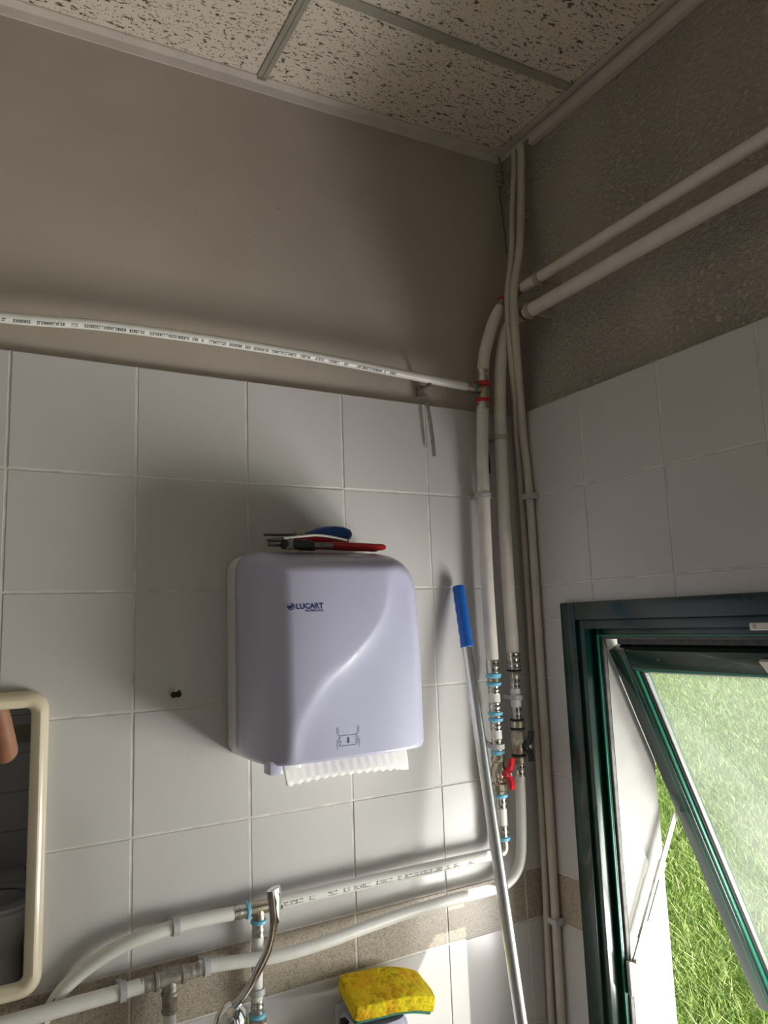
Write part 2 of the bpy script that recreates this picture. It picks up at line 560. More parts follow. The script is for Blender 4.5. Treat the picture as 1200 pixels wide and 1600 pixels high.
OUT1 = (-0.95, -0.187, 0.76, 1.60); OUT2 = (-1.92, -1.15, 0.26, 1.60)
mb = MB(); holed(mb, 0.0415, 0.158, -3.6, 0.30, -0.25, 3.4, [OUT1, OUT2])
mb.build('outer_render', 'render_white', wall_right, smooth=False)

TILE_MESH = {}
def tile_mesh(w, h, mat, thick=0.007, b=0.0012):
    key = (round(w, 3), round(h, 3), mat)
    if key in TILE_MESH:
        return TILE_MESH[key]
    x, y = w / 2, h / 2
    V = [(-x, -y, -thick), (x, -y, -thick), (x, y, -thick), (-x, y, -thick),
         (-x, -y, -b), (x, -y, -b), (x, y, -b), (-x, y, -b),
         (-x + b, -y + b, 0), (x - b, -y + b, 0), (x - b, y - b, 0), (-x + b, y - b, 0)]
    F = [(8, 9, 10, 11)]
    for k in range(4):
        n = (k + 1) % 4
        F += [(k, n, n + 4, k + 4), (k + 4, n + 4, n + 8, k + 8)]
    me = bpy.data.meshes.new('tile')
    me.from_pydata(V, [], F); me.update()
    me.materials.append(MATS[mat])
    TILE_MESH[key] = me
    return me
J = 0.0016
MA = Matrix(((1, 0, 0), (0, 0, -1), (0, 1, 0))).to_4x4()       # tile x->x, y->z, normal -> -y
MBm = Matrix(((0, 0, -1), (-1, 0, 0), (0, 1, 0))).to_4x4()     # tile x->-y, y->z, normal -> -x
rt = random.Random(3)
def place_tile(parent, kind, M, c, w, h):
    me = tile_mesh(w - 0.0032, h - 0.0032, 'tile_glaze' if kind == 'tile' else 'border_tile_speckle')
    o = bpy.data.objects.new(kind, me)
    link(o, parent)
    tilt = Matrix.Rotation(rt.uniform(-0.0025, 0.0025), 4, 'X') @ Matrix.Rotation(rt.uniform(-0.0025, 0.0025), 4, 'Y')
    o.matrix_world = Matrix.Translation(c) @ M @ tilt
for (z0, z1, kind) in ROWS:
    if z1 < 0.45: continue
    edges = [0.0, -0.0484] + [-0.0484 - 0.2 * k for k in range(1, 10)]
    for a, b in zip(edges[:-1], edges[1:]):
        place_tile(wall_back, kind, MA, ((a + b) / 2, rt.uniform(-0.0004, 0.0004), (z0 + z1) / 2), a - b, z1 - z0)
def minus(r, h):
    y0, y1, z0, z1 = r; a0, a1, b0, b1 = h
    if a1 <= y0 or a0 >= y1 or b1 <= z0 or b0 >= z1:
        return [r]
    out = []
    if b1 < z1: out.append((y0, y1, b1, z1))
    if b0 > z0: out.append((y0, y1, z0, b0))
    m0, m1 = max(z0, b0), min(z1, b1)
    if a1 < y1: out.append((a1, y1, m0, m1))
    if a0 > y0: out.append((y0, a0, m0, m1))
    return [q for q in out if q[1] - q[0] > 0.012 and q[3] - q[2] > 0.012]
for (z0, z1, kind) in ROWS:
    if z1 < 0.45: continue
    edges = [0.0, -0.2075] + [-0.2075 - 0.2 * k for k in range(1, 11)]
    for a, b in zip(edges[:-1], edges[1:]):
        rs = [(b, a, z0, z1)]
        for h in (HOLE, HOLE2):
            rs = [q for r in rs for q in minus(r, h)]
        for q in rs:
            place_tile(wall_right, kind, MBm, (rt.uniform(-0.0004, 0.0004), (q[0] + q[1]) / 2, (q[2] + q[3]) / 2), q[1] - q[0], q[3] - q[2])

# the rest of the room (seen in the mirror) : left wall, partition with doorway added to keep the cubicle dim, rear wall, floor
struct(MB().box((-2.5, -3.4, 0), (-2.4, 0.012, 2.95)).build('wall_left', 'far_wall_tile', smooth=False))
mb = MB()
mb.box((-2.4, -2.34, 0), (-1.14, -2.22, 2.95)); mb.box((-0.62, -2.34, 0), (0.0, -2.22, 2.95)); mb.box((-1.14, -2.34, 2.0), (-0.62, -2.22, 2.95))
struct(mb.build('added_partition', 'far_wall_tile', smooth=False))
wf = struct(MB().box((-2.4, -3.4, 0), (0.0, -3.3, 2.95)).build('wall_front', 'far_wall_tile', smooth=False))
MB().box((-2.4, -3.302, 1.04), (0.0, -3.29, 1.135)).build('border_strip', 'border_tile_speckle', wf, smooth=False)
struct(MB().box((-2.5, -3.4, -0.12), (0.07, 0.16, 0.0)).build('floor', 'floor_tile', smooth=False))

# ceiling: fibre tiles lying on metal bars, slightly out of level along the back wall
ceiling = struct(MB().box((-2.5, -3.4, 2.95), (0.16, 0.16, 3.0)).build('ceiling', 'trim_paint', smooth=False))
XB = [0.018, -0.612, -1.215, -1.818, -2.40]
YB = [0.010, -0.255, -0.858, -1.461, -2.064]
def sloped(mb, x0, x1, y0, y1, dz0, dz1):
    V = []
    for zz in (dz0, dz1):
        V += [(x0, y0, CEIL(x0) + zz), (x1, y0, CEIL(x1) + zz), (x1, y1, CEIL(x1) + zz), (x0, y1, CEIL(x0) + zz)]
    mb.add(V, [(0, 3, 2, 1), (4, 5, 6, 7), (0, 1, 5, 4), (1, 2, 6, 5), (2, 3, 7, 6), (3, 0, 4, 7)])
for i in range(4):
    for j in range(4):
        mb = MB(); sloped(mb, XB[i + 1] + 0.006, XB[i] - 0.006, YB[j + 1] + 0.006, YB[j] - 0.006, 0.004, 0.02)
        mb.build('ceiling_tile', 'ceiling_fibre', ceiling, smooth=False)
for i in (1, 2, 3):
    mb = MB(); sloped(mb, XB[i] - 0.0105, XB[i] + 0.0105, -2.2, -0.003, 0.0, 0.0035); sloped(mb, XB[i] - 0.0015, XB[i] + 0.0015, -2.2, -0.003, 0.0, 0.04)
    mb.build('ceiling_bar', 'ceiling_bar_paint', ceiling, smooth=False)
for j in (1, 2, 3):
    mb = MB(); sloped(mb, -2.4, 0.006, YB[j] - 0.0105, YB[j] + 0.0105, -0.0006, 0.003); sloped(mb, -2.4, 0.006, YB[j] - 0.0015, YB[j] + 0.0015, 0.0, 0.04)
    mb.build('ceiling_bar', 'ceiling_bar_paint', ceiling, smooth=False)
mb = MB()
sloped(mb, -2.4, 0.010, -0.011, 0.0115, 0.0, 0.003)
sloped(mb, -2.4, 0.010, 0.0085, 0.0118, -0.018, 0.012)
struct(mb.build('trim_1', 'trim_paint', smooth=False))
tag(bpy.data.objects['trim_1'], 'white metal edge angle where the ceiling meets the smooth beige wall')
mb = MB()
mb.box((-0.004, -2.2, 2.7405), (0.0195, 0.008, 2.7435)); mb.box((0.0155, -2.2, 2.731), (0.0195, 0.008, 2.75))
struct(mb.build('trim_2', 'trim_paint', smooth=False))
tag(bpy.data.objects['trim_2'], 'white metal edge angle where the ceiling meets the rough plaster wall')
struct(MB().box((0.004, -2.2, 2.703), (0.0198, -0.108, 2.727), 0.0015).build('trim_3', 'trim_paint'))
tag(bpy.data.objects['trim_3'], 'white batten under the ceiling edge on the rough plaster wall')
# crack and chipped plaster by the conduit at the top of the corner
ck = [(0.0165, 2.705), (0.0125, 2.69), (0.0135, 2.675), (0.0085, 2.655), (0.0075, 2.635), (0.0105, 2.615), (0.0095, 2.60), (0.0125, 2.585), (0.0135, 2.56), (0.0165, 2.54), (0.0155, 2.52), (0.0175, 2.49)]
mb = MB()
for (a, b) in zip(ck[:-1], ck[1:]):
    mb.tube([(a[0] + 0.002, 0.0118, a[1]), (b[0] + 0.002, 0.0118, b[1])], 0.0011, 6)
mb.build('plaster_crack', 'crack_dark', wall_back)
mb = MB()
for k in range(7):
    c = Vector((0.008 + rt.uniform(-0.004, 0.006), 0.008, 2.705 - k * 0.006))
    mb.lathe(c, (rt.uniform(-1, 1), -1, rt.uniform(-1, 1)), [(-0.005, 0.002), (-0.002, 0.006), (0.003, 0.005), (0.006, 0.0015)], 7)
mb.build('plaster_crumb', 'plaster_rough', wall_back)

# ------------------------------------------------------------------ outside
struct(MB().box((0.158, -3.6, -0.30), (1.35, 6.0, -0.22)).build('bounce_paving', 'bounce_concrete', smooth=False))  # unseen paved strip, added to bounce sunlight up through the window
struct(MB().box((1.35, -20.0, -0.36), (90.0, 70.0, -0.24)).build('lawn', 'lawn_ground', smooth=False))

# ------------------------------------------------------------------ awning window
def frame_rect(mb, xa, xb, r, w, bev=0.002):
    y0, y1, z0, z1 = r
    mb.box((xa, y0, z0), (xb, y0 + w, z1), bev); mb.box((xa, y1 - w, z0), (xb, y1, z1), bev)
    mb.box((xa, y0 + w, z1 - w), (xb, y1 - w, z1), bev); mb.box((xa, y0 + w, z0), (xb, y1 - w, z0 + w), bev)
def inset(r, d): return (r[0] + d, r[1] - d, r[2] + d, r[3] - d)
GZ = {}
def window_frame(name, r, label):
    w = bpy.data.objects.new(name, None); COL.objects.link(w); w.empty_display_size = 0.1
    w['kind'] = 'structure'; w['label'] = label
    for side, (a, b) in {'jamb': ((-0.014, r[0], r[2]), (-0.0006, r[0] + 0.040, r[3])), 'jamb2': ((-0.014, r[1] - 0.040, r[2]), (-0.0006, r[1], r[3])),
                         'head': ((-0.014, r[0] + 0.040, r[3] - 0.036), (-0.0006, r[1] - 0.040, r[3])), 'sill': ((-0.014, r[0] + 0.04, r[2]), (-0.0006, r[1] - 0.04, r[2] + 0.04))}.items():
        MB().box(a, b, 0.0025).build('casing_' + side.replace('2', ''), 'green_lacquer', w)
    q = inset(r, 0.0385)
    mb = MB(); frame_rect(mb, -0.006, 0.041, (q[0], q[1], q[2], q[3] + 0.002), 0.018)
    mb.build('inner_frame', 'green_lacquer', w)
    q = inset(r, 0.0545)
    mb = MB(); frame_rect(mb, 0.020, 0.041, q, 0.016)
    mb.build('stop_rebate', 'green_lacquer', w)
    return w
w1 = window_frame('window_1', WIN, 'dark green metal awning window propped open over the lawn')
q = inset(WIN, 0.0695)
mb = MB(); frame_rect(mb, 0.026, 0.034, q, 0.006, 0.001); mb.build('frame_gasket', 'gasket_grey', w1)
mb = MB(); frame_rect(mb, 0.0175, 0.0205, inset(WIN, 0.066), 0.004, 0.0008); mb.build('frame_edge', 'green_edge', w1)

MB().box((0.050, -0.93, 1.556), (0.0635, -0.2125, 1.590), 0.001).build('head_gap_strip', 'gasket_grey', w1)  # added strip blocking the bright gap, in place of a shaded recess
# sash, hung at the top and swung outward
TH = math.radians(24.9)
SO = Vector((0.034, -0.203, 1.545))                   # top corner of the left stile, inner face
SDn = Vector((math.sin(TH), 0, -math.cos(TH)))       # down the sash
SW = Vector((0, -1, 0))                               # across the sash
SN = Vector((math.cos(TH), 0, math.sin(TH)))          # outward normal
SL, SWID = 0.835, 0.742
SM = Matrix((( SW.x, SDn.x, SN.x, SO.x), (SW.y, SDn.y, SN.y, SO.y), (SW.z, SDn.z, SN.z, SO.z), (0, 0, 0, 1)))
sw = 0.041
def sbox(a, b, bev=0.0): return MB().box(a, b, bev, SM)
sash = sbox((0, 0, 0), (sw, SL, 0.042), 0.003)
sash.box((SWID - sw, 0, 0), (SWID, SL, 0.042), 0.003, SM)
sash.box((sw, 0, 0), (SWID - sw, sw, 0.042), 0.003, SM)
sash.box((sw, SL - sw, 0), (SWID - sw, SL, 0.042), 0.003, SM)
sash = sash.build('sash_frame', 'green_lacquer', w1)
def srect(z0, z1, ins, w, bev=0.0008):
    mb = MB()
    a, b, c, d = ins, SWID - ins, ins, SL - ins
    mb.box((a, c, z0), (a + w, d, z1), bev, SM); mb.box((b - w, c, z0), (b, d, z1), bev, SM)
    mb.box((a + w, c, z0), (b - w, c + w, z1), bev, SM); mb.box((a + w, d - w, z0), (b - w, d, z1), bev, SM)
    return mb
srect(0.004, 0.012, sw, 0.006).build('glazing_bead', 'green_edge', sash)
srect(0.010, 0.016, sw + 0.006, 0.004).build('glazing_gasket', 'gasket_black', sash)
srect(0.014, 0.022, sw + 0.009, 0.006).build('pane_spacer', 'aluminium', sash)
sbox((sw - 0.006, sw - 0.006, 0.020), (SWID - sw + 0.006, SL - sw + 0.006, 0.024)).build('pane', 'window_glass', sash, smooth=False)
# groove line along the stile
sbox((0.030, 0.012, -0.0012), (0.0315, SL - 0.012, 0.0005)).build('stile_seam', 'green_edge', sash, smooth=False)
# friction stay
mb = MB()
A0 = Vector((0.030, -0.204, 0.955)); A1 = Vector((0.180, -0.207, 1.212))
dv = (A1 - A0).normalized(); side = Vector((dv.z, 0, -dv.x))
def flat_bar(mb, a, b, w, th, yoff=0):
    a, b = Vector(a), Vector(b); d = (b - a).normalized(); s_ = Vector((d.z, 0, -d.x))
    y = Vector((0, -1, 0))
    R = []
    for p in (a, b):
        R.append([p + s_ * w / 2 + y * (yoff), p - s_ * w / 2 + y * (yoff), p - s_ * w / 2 + y * (yoff + th), p + s_ * w / 2 + y * (yoff + th)])
    mb.rings(R)
flat_bar(mb, A0 + dv * 0.05, A0 + dv * 0.20, 0.016, 0.006)
stay = mb.build('stay_arm', 'stay_zinc', w1, smooth=False)
mb = MB(); flat_bar(mb, A0 + dv * 0.012, A0 + dv * 0.055, 0.013, 0.004, 0.001); flat_bar(mb, A0 + dv * 0.19, A1, 0.012, 0.003, 0.001)
mb.build('stay_slider', 'stay_zinc', stay, smooth=False)
mb = MB(); flat_bar(mb, A0 + dv * 0.085, A0 + dv * 0.165, 0.003, 0.0006, 0.0058); mb.build('stay_slot', 'dark_hole', stay, smooth=False)
mb = MB(); mb.box((0.022, -0.206, 0.905), (0.036, -0.196, 0.965), 0.002); mb.lathe(A0 + dv * 0.012 + Vector((0, -0.0, 0)), (0, -1, 0), [(-0.002, 0.005), (0.007, 0.005), (0.009, 0.003)], 12)
mb.build('stay_bracket', 'stay_zinc', stay)
# keeper plate on the head and white latch on the sash rail
mb = MB().box((-0.0095, -0.60, 1.5835), (-0.0055, -0.548, 1.5955), 0.0018); kp = mb.build('keeper_plate', 'latch_white', w1)
for yy in (-0.589, -0.557):
    MB().lathe((-0.009, yy, 1.5895), (-1, 0, 0), [(0, 0.0035), (0.0008, 0.0035), (0.0012, 0.002)], 12).build('screw', 'clip_grey', kp)
mb = MB().prism([(0.327, 0.010), (0.46, 0.010), (0.46, 0.034), (0.340, 0.034), (0.334, 0.030)], SO - SN * 0.010, SW, SDn, SN, 0.0095, 0.002)
mb.build('latch', 'latch_white', w1)

# unseen window added further along the same wall to light the room
w2 = window_frame('added_window', WIN2, 'added unseen dark green metal window that lets in more daylight')
q = inset(WIN2, 0.068)
mb = MB(); frame_rect(mb, 0.03, 0.06, q, 0.04); mb.build('sash_frame', 'green_lacquer', w2)
q = inset(WIN2, 0.105)
mb = MB().box((0.044, q[0], q[2]), (0.048, q[1], q[3])); mb.build('pane', 'window_glass', w2, smooth=False)

# ------------------------------------------------------------------ pipes
def ribbed(mb, x, y, z1, z0, r, n=3):
    prof = [(0, r * 0.97)]
    L = z1 - z0
    for k in range(n):
        a = (k + 0.15) / n; b = (k + 0.5) / n; c = (k + 0.85) / n
        prof += [(a * L, r), (b * L, r * 0.9), (c * L, r)]
    prof.append((L, r * 0.97))
    mb.lathe((x, y, z1), (0, 0, -1), prof)
def ribbed_ax(p, ax, L, r, n=2):
    prof = [(0, r * 0.97)]
    for k in range(n):
        prof += [((k + .15) / n * L, r), ((k + .5) / n * L, r * .9), ((k + .85) / n * L, r)]
    prof.append((L, r * .97))
    return MB().lathe(p, ax, prof)
def ring_prof(L, r): return [(0, r * 0.86), (L * 0.2, r), (L * 0.8, r), (L, r * 0.86)]

def pipe_print(path, r, s0, s1, ang, size, seed, name='pipe_print', parent=None, mat='ink_dark'):
    """illegible print: rows of small ink strokes wrapped on the pipe"""
    P = [Vector(p) for p in path]
    S = [0.0]
    for a, b in zip(P[:-1], P[1:]): S.append(S[-1] + (b - a).length)
    def frame(s):
        s = max(0, min(S[-1] - 1e-6, s))
        i = max(k for k in range(len(S)) if S[k] <= s); i = min(i, len(P) - 2)
        d = (P[i + 1] - P[i]).normalized()
        p = P[i] + d * (s - S[i])
        n1 = Vector((0, -1, 0)); n1 = (n1 - d * n1.dot(d)).normalized(); n2 = d.cross(n1)
        return p, n1, n2
    rr = random.Random(seed); mb = MB()
    def quad(a, b, h0, h1):
        V = []
        for s in (a, b):
            p, n1, n2 = frame(s)
            for h in (h0, h1):
                th = ang + h / r
                V.append(p + (n1 * math.cos(th) + n2 * math.sin(th)) * (r + 0.0003))
        mb.add(V, [(0, 1, 3, 2)])
    s = s0
    while s < s1:
        if rr.random() < 0.12:
            s += size * rr.uniform(0.8, 2.2); continue
        w = size * rr.uniform(0.4, 0.6); st = size * 0.19
        kind = rr.randrange(4)
        quad(s, s + st, -size / 2, size / 2)
        if kind in (0, 2): quad(s, s + w, size / 2 - st, size / 2)
        if kind in (0, 3): quad(s, s + w, -size / 2, -size / 2 + st)
        if kind in (1, 2): quad(s + w - st, s + w, -size / 2, size / 2)
        if kind in (0, 1): quad(s, s + w, -st / 2, st / 2)
        s += w + size * 0.18
    return tag(mb.build(name, mat, parent, smooth=False), kind='stuff')

def wall_clip(p, axis, normal, r, label, mat='clip_grey', group=None, name='pipe_clip', stand=None, w=0.010):
    """open ring on a foot; p pipe centre, normal points away from the wall"""
    ax = Vector(axis).normalized(); n = Vector(normal).normalized(); s_ = ax.cross(n)
    p = Vector(p); d = stand if stand else r + 0.006
    t_ = thing(name, p - n * d, label, 'pipe clip', group)
    R = []
    for side_ in (-w / 2, w / 2):
        pass
    prof = [(-w / 2, r + 0.0004), (-w / 2, r + 0.003), (w / 2, r + 0.003), (w / 2, r + 0.0004)]
    N = 22; a0, a1 = math.radians(40), math.radians(320)
    rings = []
    for k in range(N + 1):
        th = a0 + (a1 - a0) * k / N
        dirv = -n * math.cos(th) + s_ * math.sin(th)
        rings.append([p + ax * q[0] + dirv * q[1] for q in prof])
    MB().rings(rings).build('clip_ring', mat, t_)
    M = Matrix(((s_.x, ax.x, n.x, p.x), (s_.y, ax.y, n.y, p.y), (s_.z, ax.z, n.z, p.z), (0, 0, 0, 1)))
    mb = MB().box((-0.007, -w / 2, -d), (0.007, w / 2, -r - 0.0008), 0.0015, M)
    mb.build('clip_foot', mat, t_)
    settle(t_)
    return t_

# --- thin white pipe across the smooth wall above the tiles
th_path = spline([(-1.62, -0.030, 2.100), (-1.35, -0.030, 2.112), (-1.067, -0.030, 2.1205), (-0.92, -0.030, 2.1325), (-0.76, -0.030, 2.137), (-0.64, -0.030, 2.1375), (-0.506, -0.030, 2.136),
                  (-0.362, -0.031, 2.1305), (-0.20, -0.033, 2.1225), (-0.158, -0.034, 2.1205)], 8)
t_ = thing('thin_water_pipe', (-0.7, -0.030, 2.136), 'thin white printed water pipe running along the wall above the tiles', 'pipe')
run = MB().tube(th_path, 0.0092, 16).build('pipe_run', 'pipe_white', t_)
pipe_print(th_path, 0.0092, 0.45, 1.28, 0.75, 0.0052, 5, parent=run)
settle(t_)
# --- riser with red rings, blue rings and the red-handled valve
t_ = thing('red_valve_riser', (-0.128, -0.037, 1.15), 'left white riser pipe with red collars above and red butterfly valve below', 'pipe')
MB().tube(spline([(-0.1135, -0.037, 2.150), (-0.112, -0.037, 2.165), (-0.104, -0.039, 2.210), (-0.079, -0.043, 2.280), (-0.057, -0.047, 2.318)], 8), 0.0133, 18).build('pipe_bend', 'pipe_painted', t_)
mb = MB(); d_ = Vector((0.022, -0.004, 0.038)).normalized(); mb.lathe((-0.057, -0.047, 2.318), d_, [(-0.004, 0.0142), (0.012, 0.0142), (0.013, 0.012)]); mb.build('end_sleeve', 'steel_sleeve', t_)
MB().lathe(Vector((-0.057, -0.047, 2.318)) + d_ * 0.013, d_, ring_prof(0.006, 0.0155)).build('red_collar', 'ring_red', t_)
MB().tube(spline([Vector((-0.057, -0.047, 2.318)) + d_ * 0.018, (-0.043, -0.060, 2.340), (-0.040, -0.082, 2.343), (-0.040, -0.098, 2.343)], 6), 0.0125, 14).build('elbow', 'brass_nickel', t_)
mb = MB(); ribbed(mb, -0.1135, -0.037, 2.163, 2.136, 0.0142, 1); mb.build('press_sleeve', 'steel_sleeve', t_)
MB().lathe((-0.114, -0.037, 2.136), (0, 0, -1), ring_prof(0.010, 0.0165)).build('red_collar', 'ring_red', t_)
tee = MB().lathe((-0.1145, -0.037, 2.126), (0.02, 0, -1), [(0, 0.0105), (0.003, 0.012), (0.016, 0.0125), (0.028, 0.012), (0.031, 0.0105)]).lathe((-0.1165, -0.037, 2.1185), (-1, 0.08, 0.02), [(0, 0.011), (0.012, 0.0115), (0.017, 0.0115)]).build('tee_fitting', 'brass_nickel', t_)
MB().lathe((-0.1335, -0.0357, 2.1188), (-1, 0.08, 0.04), ring_prof(0.005, 0.0125)).build('green_collar', 'ring_green', tee)
ribbed_ax((-0.1385, -0.0353, 2.119), (-1, 0.05, 0.06), 0.021, 0.0108, 1).build('branch_sleeve', 'steel_sleeve', tee)
MB().lathe((-0.118, -0.037, 2.0965), (0, 0, -1), ring_prof(0.009, 0.0165)).build('red_collar', 'ring_red', t_)
mb = MB(); ribbed(mb, -0.1185, -0.037, 2.089, 2.071, 0.0142, 1); mb.build('press_sleeve', 'steel_sleeve', t_)
MB().tube(spline([(-0.119, -0.037, 2.078), (-0.1225, -0.037, 2.03), (-0.1275, -0.037, 1.95), (-0.1305, -0.037, 1.84), (-0.1325, -0.037, 1.70), (-0.132, -0.037, 1.60), (-0.131, -0.037, 1.528)], 8), 0.0133, 18).build('pipe_run', 'pipe_painted', t_)
X1 = -0.1308
def seg(kind, z1, z0, r, x, y, n=2):
    if kind == 'sleeve':
        mb = MB(); ribbed(mb, x, y, z1, z0, r, n); o = mb.build('press_sleeve', 'steel_sleeve', t_)
        mk = MB(); rr = random.Random(int(z1 * 1e4))
        for q in range(n):
            zc = z1 - (z1 - z0) * (q + 0.5) / n
            for aa in (-0.5, 0.35):
                a0 = aa + rr.uniform(-0.15, 0.15)
                hw, hh = 0.0016 / r, (z1 - z0) * 0.09
                V = [(x + math.sin(a) * r * 1.02, y - math.cos(a) * r * 1.02, zz) for a in (a0 - hw, a0 + hw) for zz in (zc - hh, zc + hh)]
                mk.add(V, [(0, 1, 3, 2)])
        tag(mk.build('sight_mark', 'ink_dark', o, smooth=False), kind='stuff')
        return o
    if kind == 'pipe': return MB().lathe((x, y, z1), (0, 0, -1), [(0, r), (z1 - z0, r)]).build('pipe_piece', 'pipe_white', t_)
    if kind == 'brass': return MB().lathe((x, y, z1), (0, 0, -1), [(0, r * .94), (0.001, r), (z1 - z0 - .001, r), (z1 - z0, r * .94)]).build('brass_body', 'brass_nickel', t_)
    m = {'blue': 'ring_blue', 'black': 'ring_black'}[kind]
    return MB().lathe((x, y, z1), (0, 0, -1), ring_prof(z1 - z0, r)).build(kind + '_collar', m, t_)
for (k, a, b, r) in [('sleeve', 1.531, 1.504, .0141), ('blue', 1.504, 1.494, .0162), ('brass', 1.494, 1.4855, .0128), ('blue', 1.4855, 1.478, .0155),
                     ('sleeve', 1.478, 1.462, .0128), ('pipe', 1.462, 1.4445, .0118), ('sleeve', 1.4445, 1.426, .0128), ('blue', 1.426, 1.4185, .0152), ('brass', 1.4185, 1.4135, .0118), ('blue', 1.4135, 1.406, .0152),
                     ('sleeve', 1.406, 1.388, .0122), ('pipe', 1.388, 1.371, .0108), ('sleeve', 1.371, 1.348, .0115), ('blue', 1.348, 1.340, .0142)]:
    seg(k, a, b, r, X1, -0.037)
valve = MB().lathe((X1, -0.037, 1.340), (0, 0, -1), [(0, .0125), (.004, .0135), (.007, .015), (.013, .015), (.015, .0125), (.022, .0135), (.028, .0165), (.042, .0165), (.048, .0135), (.054, .013), (.057, .0158), (.069, .0158), (.072, .0128), (.077, .0125)], 10).build('valve', 'brass_nickel', t_)
def butterfly(c, out, mat, L, parent):
    """butterfly handle on a stem; c on the valve axis"""
    out = Vector(out).normalized(); c = Vector(c)
    MB().lathe(c, out, [(0, .007), (.019, .007), (.020, .006)], 12).build('valve_stem', 'steel_sleeve', parent)
    up = Vector((0.10, 0, 1)); up = (up - out * up.dot(out)).normalized(); sd = up.cross(out)
    o = c + out * 0.0155
    poly = [(-.0075, -.2 * L), (-.006, -.5 * L), (-.0072, -L), (.0072, -L), (.0075, -.55 * L), (.0095, -.2 * L), (.0095, .2 * L), (.0075, .55 * L), (.0072, L), (-.0072, L), (-.006, .5 * L), (-.0075, .2 * L)]
    h = MB()
    for sg in (-1, 1):
        rings = []
        for k in range(7):
            tt = k / 6
            cen = o + up * (sg * tt * L) + out * (0.004 + 0.010 * math.sin(tt * 1.7))
            hw = 0.0095 - 0.003 * math.sin(tt * math.pi) - 0.001 * tt; ht = 0.005 - 0.002 * tt
            rings.append([cen + sd * hw - out * ht, cen + sd * hw + out * ht, cen - sd * hw + out * ht, cen - sd * hw - out * ht])
        h.rings(rings)
    h.lathe(o - out * 0.001, out, [(0, .0105), (.009, .0105), (.011, .008)], 16)
    hb = h.build('valve_handle', mat, parent)
    MB().lathe(o + out * 0.0105, out, [(0, .0055), (.004, .0055), (.005, .004)], 6).build('handle_nut', 'steel_sleeve', hb)
butterfly((X1, -0.037, 1.304), (0.42, -0.9, 0), 'handle_red', 0.030, valve)
for (k, a, b, r) in [('blue', 1.263, 1.255, .0142), ('sleeve', 1.255, 1.234, .0115), ('pipe', 1.234, 1.201, .0105), ('sleeve', 1.201, 1.180, .0115), ('blue', 1.180, 1.172, .0142)]:
    seg(k, a, b, r, -0.129, -0.037)
MB().tube(spline([(-0.129, -0.037, 1.174), (-0.1285, -0.037, 1.161), (-0.132, -0.0365, 1.152), (-0.142, -0.036, 1.1495), (-0.152, -0.0355, 1.1495)], 5), 0.0115, 14).build('elbow', 'brass_nickel', t_)
settle(t_)
riser1 = t_
# --- riser with the black valve, bending into the lower supply pipe
t_ = thing('black_valve_riser', (-0.078, -0.037, 1.1), 'white riser pipe beside the conduits with black butterfly valve, bending along the tiles', 'pipe')
MB().tube(spline([(-0.040, -0.100, 2.282), (-0.041, -0.080, 2.282), (-0.043, -0.060, 2.276), (-0.050, -0.046, 2.250), (-0.062, -0.040, 2.19), (-0.0685, -0.038, 2.12), (-0.0745, -0.037, 1.99), (-0.0765, -0.037, 1.845), (-0.077, -0.037, 1.70), (-0.0755, -0.037, 1.541)], 8), 0.0136, 18).build('pipe_run', 'pipe_painted', t_)
X2 = -0.0752
for (k, a, b, r) in [('sleeve', 1.544, 1.508, .0146), ('black', 1.508, 1.504, .0158), ('brass', 1.504, 1.490, .0112), ('sleeve', 1.490, 1.468, .0108), ('pipe', 1.468, 1.431, .0108), ('sleeve', 1.431, 1.406, .0104), ('black', 1.406, 1.402, .0145), ('brass', 1.402, 1.388, .0148), ('black', 1.388, 1.384, .0155)]:
    seg(k, a, b, r, X2, -0.037, 3 if r > .014 else 2)
valve = MB().lathe((X2, -0.037, 1.384), (0, 0, -1), [(0, .013), (.003, .0145), (.008, .0155), (.02, .0172), (.03, .0172), (.036, .0155), (.046, .0152), (.05, .0135)], 10).build('valve', 'brass_nickel', t_)
butterfly((X2, -0.037, 1.352), (0.36, -0.93, 0), 'handle_black', 0.030, valve)
for (k, a, b, r) in [('black', 1.335, 1.330, .0155), ('brass', 1.330, 1.316, .0138), ('sleeve', 1.316, 1.290, .0112)]:
    seg(k, a, b, r, X2 - 0.0005, -0.037)
lo = spline([(-0.076, -0.037, 1.295), (-0.078, -0.036, 1.23), (-0.0805, -0.035, 1.17), (-0.086, -0.034, 1.128), (-0.103, -0.034, 1.101), (-0.135, -0.034, 1.086), (-0.19, -0.034, 1.0835), (-0.265, -0.034, 1.0845), (-0.36, -0.036, 1.083),
             (-0.45, -0.042, 1.0795), (-0.54, -0.049, 1.0755), (-0.62, -0.049, 1.0745), (-0.68, -0.041, 1.078), (-0.738, -0.033, 1.0805), (-0.752, -0.032, 1.0795)], 8)
MB().tube(lo, 0.0106, 16).build('lower_run', 'pipe_white', t_)
ribbed_ax((-0.748, -0.032, 1.0795), (-1, 0, -.08), 0.024, .0118, 2).build('press_sleeve', 'zinc_dull', t_)
tee = MB().lathe((-0.772, -0.032, 1.0775), (-1, 0, 0), [(0, .014), (.004, .014), (.006, .0115), (.018, .012), (.040, .0115), (.042, .014), (.046, .014)]).lathe((-0.794, -0.032, 1.077), (0, 0, -1), [(0, .0115), (.018, .0118), (.020, .0135), (.024, .0135), (.026, .012), (.044, .0115), (.045, .013), (.049, .013)]).build('tee_fitting', 'zinc_dull', t_)
MB().lathe((-0.794, -0.032, 1.029), (0, 0, -1), [(0, .0098), (.10, .0098)]).build('branch_pipe', 'pipe_white', t_)
ribbed_ax((-0.818, -0.032, 1.077), (-1, 0, 0), 0.022, .0118, 2).build('press_sleeve', 'zinc_dull', t_)
